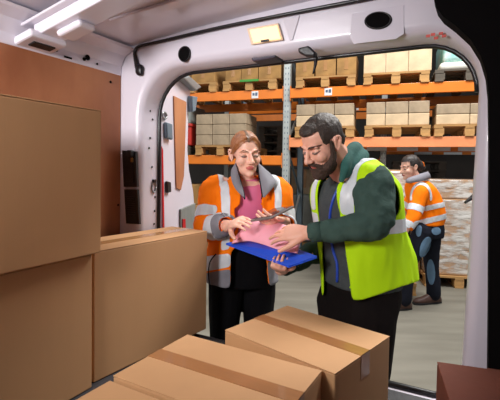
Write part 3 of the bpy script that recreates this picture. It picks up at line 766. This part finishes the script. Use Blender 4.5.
for s, e, w in ((sR, eR, wR), (sL, eL, wL)):
    b.tube([s + (neck - s) * .35, s, s + (e - s) * .5, e, e + (w - e) * .5, w], [.045, .05, .045, .037, .036, .025], 14, 4, ball=True)
legs = []
for sx in (-1, 1):
    hp = pel + wl * (sx * .085) - Zu * .05; kn = V((hp.x + wl.x * sx * .01, hp.y - .03, .49)); an = V((kn.x, kn.y + .05, .09)); legs.append((hp, kn, an))
    b.tube([hp, hp.lerp(kn, .5), kn, kn.lerp(an, .4), an], [.085, .07, .052, .052, .036], 14, 4, ball=True)
    b.tube([an, an + wf * .10 - Zu * .05, an + wf * .17 - Zu * .06], [.036, .035, .024], 10, 3, ball=True)
hand(b, wR, (Wp(243, 219.5, -.27) - wR), V((-.25, -.55, .8)), (18, 22, 18), .95, 1, .2)
hand(b, wL, (Wp(263, 219.5, -.27) - wL), V((.05, -.65, -.76)), (10, 20, 16), .95, 1, .35, thumb=(.7, .55, .4))
me = remesh(b, .0035, 5); wh.sockets(me)
body_w = me.copy(); wh.face_parts(me, woman, M_lip, M_brow)
add_me('body', me, M_skin, woman)
# hair, pulled back
b = B(); wh.ell(b, (0, -.018, .038), (.0775, .100, .0865)); wh.ell(b, (0, -.095, .0), (.035, .035, .05)); wh.tube(b, [(.03, -.09, -.0), (.075, -.06, -.03), (.085, -.03, -.085), (.07, -.02, -.13)], [.035, .028, .02, .008])
for x in (-1, 1): wh.tube(b, [(x * .020, .060, .092), (x * .056, .040, .060), (x * .071, .010, .020), (x * .068, -.05, -.03)], [.010, .011, .010, .016])
hm = remesh(b, .004, 3, .0015, 60, (1, 1, .3))
def whair(c, n):
    x, y, z = wh.loc(c)
    if y > .004: return z > .074 - .070 * min(1, abs(x) / .072) ** 2.2 or (abs(x) > .058 and z > .012 and y < .03)
    if y > -.03 and abs(x) > .06: return z > -.0
    return True
hair = select(hm, whair); ho = add_me('hair', hair, M_ginger, woman)
pm = select(hm, lambda c, n: (lambda q: abs(q[0] + .006) < .007 - .03 * max(0, .03 - q[1]) and q[1] > -.06 and q[2] > .066)(wh.loc(c)), .001); add_me('parting', pm, M_roots, woman)
# pink top
b = B(); torso(b, [(Wp(243, 246, .055), .140, .100), (waist, .137, .100), (chest, .158, .112), (Wp(246, 189, .05), .15, .092), (Wp(247, 182, .052), .075, .066), (Wp(247.3, 178.5, .052), .058, .06)], wl, wf)
sm = remesh(b, .006, 3, .003, 14); add_me('top', sm, M_pink, woman)
# trousers
b = B(); torso(b, [(Wp(243, 243, .057), .143, .105), (pel + Zu * .05, .160, .118), (pel - Zu * .08, .172, .118)], wl, wf)
for hp, kn, an in legs: b.tube([hp, hp.lerp(kn, .45), kn, kn.lerp(an, .5), an], [.095, .084, .066, .060, .056], 16, 4, ball=True)
tm = remesh(b, .007, 3, .005, 11, seed=3); add_me('trousers', tm, M_blackfab, woman)
for hp, kn, an in legs: shoe(woman, (an.x - wf.x * .05, an.y - wf.y * .05, 0), wf, M_sole)
# jacket
b = B()
jprof = [(Wp(241.5, 280, .055), .186, .145), (Wp(242, 258, .05), .182, .142), (Wp(243, 232, .045), .170, .135), (Wp(245, 206, .045), .180, .132), (Wp(246, 190, .05), .178, .112), (Wp(247, 181, .055), .115, .085), (Wp(247.5, 175, .06), .07, .07)]
torso(b, jprof, wl, wf, .8)
for s, e, w in ((sR, eR, wR), (sL, eL, wL)):
    s2 = s + (neck - s) * .30
    b.tube([s2, s, s.lerp(e, .5), e, e.lerp(w, .5), w + (e - w).normalized() * .03], [.060, .069, .066, .062, .058, .050], 18, 5, ball=False)
    b.ell(e, .061)
jm = remesh(b, .006, 3, .009, 14, (1, 1, .8), seed=1)
# front opening, collar hole and sleeve ends
def jcut(c, n):
    px, py = proj(c)
    if n.dot(wf) > .15 and (c - chest).dot(wf) > .03:
        t = (py - 178) / (250 - 178)
        l = 241 - 7.5 * max(0, t - .2) if py < 250 else 231 - (py - 250) * .02; r = 260 + 6 * t
        if py > 172 and l < px < r and not ((c - wR).length < .09 or (c - wL).length < .09): return False
    if (c - neck).length < .062 and c.z > neck.z - .03: return False
    if n.z < -.6 and c.z < waist.z - .1: return False
    for e, w in ((eR, wR), (eL, wL)):
        a = (w - e).normalized()
        if (c - w).length < .11 and (c - w).dot(a) > -.033: return False
    return True
jk = select(jm, jcut)
def near_arm(c, e, w): 
    a = (w - e); t = (c - e).dot(a) / a.length_squared; q = e + a * max(0, min(1, t)); return (c - q).length, t
def is_sleeve(c, s, e, w):
    d1, t1 = near_arm(c, s, e); d2, t2 = near_arm(c, e, w); return d1, t1, d2, t2
def jband(c, n):
    px, py = proj(c)
    for s, e, w in ((sR, eR, wR), (sL, eL, wL)):
        d1, t1 = near_arm(c, s, e); d2, t2 = near_arm(c, e, w)
        if d2 < .071 and (.30 if s is sR else .46) < t2 < (.56 if s is sR else .78) and d2 < d1: return 'sleeve'
        if d1 < .085 and .52 < t1 < .80 and d1 <= d2 and (c - chest).dot(wl) * (-1 if s is sR else 1) > .12: return 'sleeve2'
    if 252 - (px - 242) * .12 < py + 0 < 266 + (235 - px) * .18 and py > 245: return 'hem'
    x = (c - chest).dot(wl)
    if c.z > waist.z - .06 and py < 250:
        if -.140 < x < -.102: return 'v1'
        if .112 < x < .142: return 'v2'
    return None
def jgrey(c, n):
    px, py = proj(c)
    if py > 268 + (235 - px) * .18: return 'hem'
    for e, w in ((eR, wR), (eL, wL)):
        d2, t2 = near_arm(c, e, w)
        if d2 < .071 and t2 >= (.56 if e is eR else .78): return 'cuff'
    return None
jo = add_me('jacket', select(jk, lambda c, n: True), M_hvo, woman, .008)
for nm, key, fn, mt in (('reflective_band', 'sleeve', jband, M_silver), ('reflective_band', 'sleeve2', jband, M_silver), ('reflective_band', 'hem', jband, M_silver), ('reflective_band', 'v1', jband, M_silver), ('reflective_band', 'v2', jband, M_silver), ('hem_panel', 'hem', jgrey, M_greyfab), ('cuff', 'cuff', jgrey, M_greyfab)):
    m = select(jk, lambda c, n: fn(c, n) == key, .0022)
    add_parts(nm, m, mt, woman)
# collar
top = [(244.5, 197, -.122), (243, 189, -.108), (239.5, 177, -.068), (236, 164, -.02), (239, 160, .09), (247, 159, .12), (254, 160, .09), (258, 163, -.012), (259.5, 174, -.065), (261.5, 186, -.095), (263, 197, -.112)]
out = [(244.0, 198, -.120), (235.5, 189, -.108), (231, 178, -.068), (231.5, 169, -.0), (235, 170, .10), (247, 172, .135), (259, 170, .10), (266.5, 170, .0), (274, 178, -.05), (275.5, 184, -.082), (264.5, 197.5, -.112)]
T = [V(q) for q in crom([tuple(Wp(*p)) for p in top], 4)]; O = [V(q) for q in crom([tuple(Wp(*p)) for p in out], 4)]
mid = [a.lerp(c, .5) + (a - neck).normalized() * .002 for a, c in zip(T, O)]
b = B(); b.sheet([T, mid, O], .004); add_b('collar', b, M_greyfab, woman)
b = B(); T2 = [p + (neck - p).normalized() * .006 - Zu * .004 for p in T]; Mi = [a.lerp(c, .5) + (neck - a).normalized() * .022 - Zu * .02 for a, c in zip(T, O)]; b.sheet([T2, Mi], .004); add_b('collar_lining', b, M_navy, woman)
b = B(); b.tube([Wp(216, 254, -.10), Wp(210, 262, -.09), Wp(208.5, 275, -.06), Wp(211, 292, -.06), Wp(213, 301, -.06), Wp(213.5, 292, -.06)], .003, 6, 4); add_b('drawcord', b, M_navy, woman)

# =========================== the man in the yellow vest ====================
MY = 1.72
def Mp(px, py, dy=0): return at(px, py, MY + dy)
mf = V((-.90, -.43, 0)).normalized(); ml = Zu.cross(mf)           # forward, his left (towards us)
g = Mp(362, 300, .05); man = thing('person', 'bearded man in yellow hi-vis vest over dark hooded top pointing at pink papers', 'person', (g.x, g.y, 0))
mh = Head(Mp(322, 143.5, -.11), (-.86, -.50), 31, .925, roll=-3)
mneck = Mp(347, 174, -.02)
msL, meL, mwL = Mp(373, 183, -.12), Mp(374.5, 226, -.22), Mp(307, 233, -.12)
msR, meR, mwR = Mp(338, 185, .20), Mp(326, 246, .24), Mp(281, 269, .03)
mpel = Mp(363, 300, .04); mwaist = Mp(360, 255, .04); mchest = Mp(355, 208, .02)
b = B(); mh.build(b, mneck, .062, True)
torso(b, [(mpel - Zu * .06, .10, .08), (mpel, .145, .11), (mwaist, .15, .125), (mchest, .175, .13), (Mp(354, 185, .02), .17, .10), (Mp(351, 177, .01), .09, .075), (mneck, .062, .062)], ml, mf)
for s, e, w in ((msL, meL, mwL), (msR, meR, mwR)):
    b.tube([s + (mneck - s) * .3, s, s + (e - s) * .5, e, e + (w - e) * .5, w], [.055, .06, .054, .044, .042, .029], 14, 4, ball=True)
mlegs = []
for sx in (-1, 1):
    hp = mpel + ml * (sx * .095) - Zu * .03 - V((.038, .0, 0)); kn = V((hp.x + .01, hp.y + .02, .50)); an = V((kn.x + .03, kn.y + .02, .09)); mlegs.append((hp, kn, an))
    b.tube([hp, hp.lerp(kn, .5), kn, kn.lerp(an, .4), an], [.10, .082, .06, .058, .04], 14, 4, ball=True)
    b.tube([an, an + mf * .11 - Zu * .05, an + mf * .19 - Zu * .06], [.04, .038, .026], 10, 3, ball=True)
hand(b, mwL, Mp(279, 232.5, -.06) - mwL, V((-.05, -.72, .70)), k=1.04, ts=-1, spread=.3, thumb=(.75, .6, -.2), curls=((10, 16, 12), (6, 14, 12), (10, 18, 14), (16, 22, 16)))
hand(b, mwR, at(275.5, 266, 1.60) - mwR, V((-.25, -.15, -1)), k=.92, ts=1, spread=.2, curls=((40, 62, 40), (44, 62, 40), (46, 60, 40), (48, 56, 40)), thumb=(.6, .5, -.1))
me = remesh(b, .0035, 5); mh.sockets(me)
mh.face_parts(me, man, M_lipm, M_browm, .0038)
add_me('body', me, M_skinm, man)
# hair and beard
b = B(); mh.ell(b, (0, -.0185, .0385), (.0760, .0975, .0850)); mh.ell(b, (0, -.07, -.01), (.060, .034, .05)); mh.ell(b, (0, .035, .078), (.05, .045, .034))
hm = remesh(b, .004, 3, .002, 70)
def mhair(c, n):
    x, y, z = mh.loc(c)
    if y > .012: return z > .078 - max(0, y - .05) * .3 or (abs(x) > .054 and y < .040 and z > -.012 + (y - .012) * 1.2)
    if y > -.036 and z < .024 and abs(x) > .05: return False
    return z > -.052
add_me('hair', select(hm, mhair), M_brownh, man)
b = B(); mh.ell(b, (0, .034, -.086), (.058, .062, .046)); mh.ell(b, (0, .066, -.106), (.036, .036, .030))
for x in (-1, 1): mh.tube(b, [(x * .069, .010, .012), (x * .067, .012, -.02), (x * .060, .022, -.055), (x * .045, .05, -.08)], [.008, .011, .017, .022]); mh.tube(b, [(0, .098, -.050), (x * .016, .092, -.052), (x * .030, .078, -.066), (x * .034, .066, -.085)], [.006, .0075, .008, .010])
bm_ = remesh(b, .0035, 2, .0025, 80)
add_me('beard', select(bm_, lambda c, n: (lambda q: not (abs(q[0]) < .021 and -.071 < q[2] < -.056 and q[1] > .07) and not (q[1] < -.004 and q[2] < -.06))(mh.loc(c))), M_beard, man)
# trousers and shoes
b = B(); torso(b, [(Mp(361, 272, .04), .165, .135), (mpel + Zu * .02 - V((.01, 0, 0)), .178, .13), (mpel - Zu * .09 - V((.036, 0, 0)), .185, .115)], ml, mf)
for hp, kn, an in mlegs: b.tube([hp, hp.lerp(kn, .45), kn, kn.lerp(an, .5), an], [.108, .096, .080, .074, .070], 16, 4, ball=True)
tm = remesh(b, .008, 3, .007, 11, seed=3); add_me('trousers', tm, M_blackfab2, man)
for hp, kn, an in mlegs: shoe(man, (an.x - mf.x * .05, an.y - mf.y * .05, 0), mf, M_sole)
# hooded top
b = B()
mprof = [(Mp(361, 283, .04), .175, .145), (mwaist, .165, .142), (mchest, .188, .145), (Mp(354, 187, .02), .18, .115), (Mp(352, 178, .01), .10, .085), (mneck + Zu * .01, .07, .07)]
torso(b, mprof, ml, mf, .85)
hm2 = remesh(b, .007, 3, .004, 13, seed=5); add_me('hooded_top', hm2, M_hoodiegrey, man)
for s, e, w in ((msL, meL, mwL), (msR, meR, mwR)):
    b = B(); s2 = s + (mneck - s) * .25
    b.tube([s2, s, s.lerp(e, .5), e + (e - s).normalized() * -.01, e.lerp(w, .4), e.lerp(w, .8), w + (w - e).normalized() * -.012], [.066, .080, .076, .062, .050, .040, .036], 18, 5); b.ell(e, .058)
    sm = remesh(b, .006, 3, .009, 17, (1.2, .6, 1.2), seed=8); so = add_me('sleeve', sm, M_hoodie, man)
    b = B(); a = (w - e).normalized(); q = w - a * .018; b.tube([q - a * .045, q], [.0405, .0385], 18, 1); b.v = [p for p in b.v]; add_b('ribbed_cuff', b, M_hoodie, man, so)
# hood lying round the neck
b = B()
hp_ = [(341, 180, -.13), (345, 169, -.13), (348, 157, -.09), (354, 149, -.02), (357, 151, .06), (350, 164, .11), (342, 178, .10)]
b.tube([Mp(*q) for q in hp_], [.012, .020, .026, .030, .028, .022, .016], 14, 5, ball=True)
b.tube([Mp(347, 175, -.12), Mp(355, 163, -.08), Mp(361, 156, .0), Mp(360, 160, .07)], [.012, .028, .034, .026], 12, 4, ball=True); b.tube([Mp(358, 172, -.04), Mp(364, 163, .02)], [.03, .025], 12, 4, ball=True)
add_me('hood', remesh(b, .006, 3, .004, 16), M_hood, man)
b = B(); bvh = BVHTree.FromPolygons([v.co + man.location for v in hm2.vertices], [p.vertices for p in hm2.polygons])
zp = []
for px, py in ((339, 188), (333.5, 200), (330.5, 215), (331, 232), (333.5, 250), (337.5, 264), (337.5, 282)):
    d = ray(px, py); h = bvh.ray_cast(CAM, d.normalized())
    if h[0]: zp.append(h[0] + h[1] * .002)
if len(zp) > 2: b.tube(zp, .006, 8, 4); add_b('zip', b, M_zip, man)
# vest
b = B()
vprof = [(Mp(371, 297, .05), .190, .205), (Mp(367, 262, .045), .192, .195), (Mp(358, 225, .03), .205, .160), (Mp(354.5, 200, .02), .212, .154), (Mp(354.5, 184, .02), .205, .140), (Mp(356, 173, .012), .155, .11), (Mp(354, 166, .01), .10, .08)]
torso(b, vprof, ml, mf, .85)
for s in (msL, msR): b.ell(s + (mneck - s) * .18 + Zu * .012, (.078, .085, .075))
vm = remesh(b, .006, 3, .011, 10, (1.3, 1.3, .4), seed=2)
def vcut(c, n):
    px, py = proj(c)
    front = (c - mchest).dot(mf)
    side = (c - mchest).dot(ml)
    if front > .02 and n.dot(mf) > -.1:
        # front opening between the two panels, wider towards the hem
        z = c.z
        t = max(0, min(1, (mchest.z + .12 - z) / .5))
        if -.075 < side < .065 + .05 * t: return False
    if (c - mneck).length < .098 and c.z > mneck.z - .04: return False
    # arm holes
    for s, sg in ((msL, 1), (msR, -1)):
        a = ml * sg; q = c - (s + Zu * -.03)
        if q.dot(a) > .005 and (q.dot(mf) / .082) ** 2 + ((q.z + .03) / .095) ** 2 < 1: return False
    # slanting hem
    if py > 300 - max(0, px - 362) * .34 + max(0, 362 - px) * .05: return False
    if n.z < -.6 and c.z < mwaist.z - .1: return False
    return True
vk = select(vm, vcut)
vo = add_me('vest', select(vk, lambda c, n: True), M_hvy, man, .005)
def vband(c, n):
    px, py = proj(c)
    if mwaist.z + .125 < c.z < mwaist.z + .180: return 'waist'
    side = (c - mchest).dot(ml); front = (c - mchest).dot(mf)
    if c.z > mwaist.z + .19 and .085 < abs(side) < .135 and True: return 'shoulder'
    return None
for key in ('waist', 'shoulder'):
    m = select(vk, lambda c, n: vband(c, n) == key, .002)
    add_parts('reflective_band', m, M_silver, man)
# ring on his finger
# =========================== the worker behind ============================
KY = 4.3
def Kp(px, py, dy=0): return at(px, py, KY + dy)
kf = V((-.97, -.22, 0)).normalized(); kl = Zu.cross(kf)
g = Kp(420, 300, .05); worker = thing('person', 'worker with dark tied hair in orange hi-vis jacket leaning over goods in background', 'person', (g.x, g.y, 0))
kh = Head(Kp(409.5, 167.5, -.02), (-.97, -.25), 12, 1.02)
kneck = Kp(417, 180, .02)
ksL, keL, kwL = Kp(421, 191, -.13), Kp(413.5, 216, -.20), Kp(405.5, 231, -.22)
ksR, keR, kwR = Kp(417, 190, .20), Kp(404, 212, .24), Kp(396, 216, .1)
kpel = Kp(428, 228, .03); kwaist = Kp(428, 212, .03); kch = Kp(423, 195, .03)
b = B(); kh.build(b, kneck, .05)
torso(b, [(kpel - Zu * .05, .09, .07), (kpel, .14, .10), (kwaist, .14, .11), (kch, .155, .12), (Kp(419, 185, .03), .14, .09), (kneck, .055, .055)], kl, kf)
for s, e, w in ((ksL, keL, kwL), (ksR, keR, kwR)):
    b.tube([s + (kneck - s) * .3, s, s.lerp(e, .5), e, e.lerp(w, .5), w], [.05, .055, .05, .042, .040, .028], 12, 4, ball=True)
klegs = []
for hx, kx, ax_, ay, dy, adx in ((423, 408, 404, 303, -.10, 0), (431, 431, 434, 297, .12, 0)):
    hp = Kp(hx, 232, dy * .8); kn = Kp(kx, 266 if kx < 420 else 262, dy); an = Kp(ax_, ay - 4, dy); an.z = .10; klegs.append((hp, kn, an))
    b.tube([hp, hp.lerp(kn, .5), kn, kn.lerp(an, .5), an], [.09, .075, .055, .052, .038], 12, 4, ball=True)
    b.tube([an, an + kf * .12 - Zu * .05], [.038, .03], 10, 2, ball=True)
hand(b, kwL, kwL - keL, V((-.3, -.9, .3)), (30, 35, 25), 1, 1); hand(b, kwR, kwR - keR, V((-.3, -.6, .6)), (20, 25, 20), 1, -1)
me = remesh(b, .006, 2); kh.sockets(me); kh.face_parts(me, worker, M_lip, M_browm, .004); add_me('body', me, M_skin, worker)
b = B(); kh.ell(b, (0, -.020, .040), (.080, .104, .090)); kh.ell(b, (0, -.11, .0), (.05, .05, .06)); kh.ell(b, (0, -.150, -.03), (.025, .04, .03))
hm = remesh(b, .006, 3, .006, 30)
add_me('hair', select(hm, lambda c, n: (lambda q: (q[2] > .070 or (abs(q[0]) > .06 and q[1] < .03 and q[2] > .02)) if q[1] > .008 else (q[2] > .0 or q[1] < -.04))(kh.loc(c))), M_blackh, worker)
b = B(); pts = [kh.P(.028 * math.cos(a), -.150, .0 + .028 * math.sin(a)) for a in [2 * PI * i / 12 for i in range(13)]]; b.tube(pts, .008, 8, 1); add_b('hair_tie', b, M_hvo, worker)
b = B(); torso(b, [(kwaist - Zu * .06, .165, .13), (kpel, .175, .14), (kpel - Zu * .09, .17, .13)], kl, kf)
for hp, kn, an in klegs: b.tube([hp, hp.lerp(kn, .45), kn, kn.lerp(an, .5), an], [.104, .094, .080, .076, .074], 14, 4, ball=True)
tm = remesh(b, .010, 2, .010, 10, seed=4)
(h0, k0, a0), (h1, k1, a1) = klegs
pt = select(tm, lambda c, n: n.y < .1 and any(math.hypot(x - a, y - d) < 1 for x, y, a, d in [((proj(c)[0] - qx) / rx, (proj(c)[1] - qy - (proj(c)[0] - qx) * sl) / ry, 0, 0) for qx, qy, rx, ry, sl in ((425, 247, 6, 9, -.9), (436, 231, 5, 4, 0), (431, 272, 4, 13, .5), (413, 268, 3, 9, 0), (419, 231, 3, 6, -.4))]), .004)
add_me('trousers', tm, M_navy, worker); add_parts('trouser_patch', pt, M_bluepatch, worker)
for hp, kn, an in klegs: shoe(worker, (an.x - kf.x * .05, an.y - kf.y * .05, 0), kf, M_boot, .30, True)
b = B(); torso(b, [(Kp(426, 224, .03), .185, .15), (kwaist, .185, .15), (kch, .19, .155), (Kp(420, 186, .03), .17, .125), (Kp(418, 181, .03), .10, .09)], kl, kf)
for s, e, w in ((ksL, keL, kwL), (ksR, keR, kwR)):
    b.tube([s + (kneck - s) * .25, s, s.lerp(e, .5), e, e.lerp(w, .5), e.lerp(w, .86)], [.07, .082, .076, .07, .064, .058], 16, 4); b.ell(e, .069)
jm = remesh(b, .008, 3, .010, 11, seed=6)
def kcut(c, n):
    if (c - kneck).length < .06: return False
    for e, w in ((keL, kwL), (keR, kwR)):
        if (c - e.lerp(w, .86)).dot((w - e).normalized()) > -.004 and (c - w).length < .1: return False
    return True
jk = select(jm, kcut); add_me('jacket', select(jk, lambda c, n: True), M_hvo, worker, .008)
def kband(c, n):
    px, py = proj(c)
    for s, e, w in ((ksL, keL, kwL), (ksR, keR, kwR)):
        d1, t1 = near_arm(c, s, e); d2, t2 = near_arm(c, e, w)
        if d2 < .09 and .42 < t2 < .72 and d2 < d1: return 'lower'
        if d1 < .10 and .60 < t1 < .84 and d1 <= d2 and n.y < .3: return 'upper'
    if 220.0 + (px - 420) * -.25 < py < 225.5 + (px - 420) * -.25: return 'hem'
    q = c - ksL; d1, t1 = near_arm(c, ksL, keL)
    if n.y < .2:
        r = math.hypot((px - 421) / 10.5, (py - 198) / 15.5)
        if .84 < r < 1.04 and py < 201: return 'arc'
    if px > 424 and 205 - (px - 430) * .22 < py < 210 - (px - 430) * .22: return 'mid'
    return None
for key in ('lower', 'upper', 'hem', 'arc', 'mid'):
    m = select(jk, lambda c, n: kband(c, n) == key, .004)
    add_parts('reflective_band', m, M_silver, worker)
b = B(); top = [(407, 180, -.06), (410, 178, -.10), (419, 174.5, -.12), (427, 172, .03), (421, 174, .16), (411, 175, .15)]; out = [(407, 183, -.09), (411, 183, -.14), (423, 181, -.13), (430, 178, .03), (424, 180, .17), (411, 183, .15)]
T = [V(q) for q in crom([tuple(Kp(*p)) for p in top], 4)]; O = [V(q) for q in crom([tuple(Kp(*p)) for p in out], 4)]; b.sheet([T, [a.lerp(c, .5) + (a - kneck).normalized() * .006 for a, c in zip(T, O)], O], .012); add_b('collar', b, M_greyfab, worker)

# =========================== what they hold ===============================
def quad_sheet(name, pts, th, m, label, cat, nu=1):
    b = B(); b.prism(pts, V((0, 0, -th))); o = b.obj(name, m, bevel=.0015); return tag(o, label, cat)
Pn = [at(226, 243, 1.88), at(289, 265.5, 1.615), at(317, 256, 1.63), at(262, 236, 1.93)]
ctr = sum(Pn, V()) / 4
b = B(); b.prism([p - ctr for p in Pn], V((0, 0, -.003))); b.prism([p - ctr - V((0, 0, .006)) for p in Pn], V((0, 0, -.003)))
b.prism([Pn[0] - ctr, Pn[3] - ctr, Pn[3].lerp(Pn[2], .03) - ctr, Pn[0].lerp(Pn[1], .03) - ctr], V((0, 0, -.009)))
tag(b.obj('document_folder', M_folder, None, ctr), 'blue document folder held flat between the woman and the man', 'folder')
bot = [(231.5, 243.5, 1.84), (240, 241.5, 1.82), (250, 241, 1.79), (264, 244.5, 1.73), (280, 250, 1.67), (297, 253, 1.635)]
md = [(235, 237, 1.885), (242, 231, 1.885), (252, 228, 1.87), (266, 230.5, 1.80), (282, 236, 1.73), (300, 241, 1.68)]
tp = [(238.5, 233, 1.92), (246, 224, 1.92), (255, 219.5, 1.91), (268, 219.5, 1.85), (284, 224.5, 1.78), (304, 231, 1.73)]
for k in range(3):
    rows = [[V(q) + V((.002 * k, .005 * k, -.002 * k)) for q in crom([tuple(at(*p)) for p in r], 4)] for r in (bot, md, tp)]
    b = B(); c0 = rows[1][10].copy(); rows = [[p - c0 for p in r] for r in rows]; b.sheet(rows, .0008)
    tag(b.obj('paper_sheet', M_paper, None, c0, smooth=True), ('front sheet of the pink papers lying on the blue folder', 'middle sheet of the pink papers lying on the blue folder', 'back sheet of the pink papers, nearest the woman')[k], 'paper')
Tn = [at(250, 220, 1.80), at(271, 217, 1.74), at(294, 205.5, 1.83), at(274, 208, 1.95)]; ctr = sum(Tn, V()) / 4
nrm = (Tn[1] - Tn[0]).cross(Tn[3] - Tn[0]).normalized(); nrm = nrm if nrm.z > 0 else -nrm
b = B(); b.prism([p - ctr for p in Tn], -nrm * .010); tb = b.obj('tablet', M_tablet, None, ctr, bevel=.003); tag(tb, 'grey tablet computer the woman holds above the pink papers', 'tablet')
b = B(); b.prism([(p - ctr) * .9 + nrm * .0006 for p in Tn], nrm * .0008); b.obj('screen', M_screen, tb)


# ------------------------------------------------------------------ light
def area(name, loc, target, size, power, col=(1, 1, 1), size_y=None):
    d = bpy.data.lights.new(name, 'AREA'); d.energy = power; d.size = size; d.color = col
    if size_y: d.shape = 'RECTANGLE'; d.size_y = size_y
    o = bpy.data.objects.new(name, d); C.objects.link(o); o.location = loc
    o.rotation_euler = (V(target) - V(loc)).to_track_quat('-Z', 'Y').to_euler(); return o
area('warehouse_light', (2.2, 3.2, 5.0), (.2, 2.2, .8), 2.2, 300, (1, .98, .95), 2)
area('warehouse_light', (-3.0, 2.6, 5.2), (-.2, 4.6, 1), 2.5, 120, (1, .98, .95), 2)
L0 = v2w(-.98, -.35, 1.84); fl = area('flash_fill', L0, v2w(-.95, 1.5, 1.45), .4, 9.5, (1, .98, .97)); fl.data.spread = math.radians(98)  # unseen fill light added near the camera to stand in for a flash
w = bpy.data.worlds.new('world'); S.world = w; w.use_nodes = True
bg = w.node_tree.nodes['Background']; bg.inputs[0].default_value = (.9, .95, 1, 1); bg.inputs[1].default_value = .25
S.view_settings.view_transform = 'Standard'; S.view_settings.look = 'None'; S.view_settings.gamma = 1; S.view_settings.exposure = .28
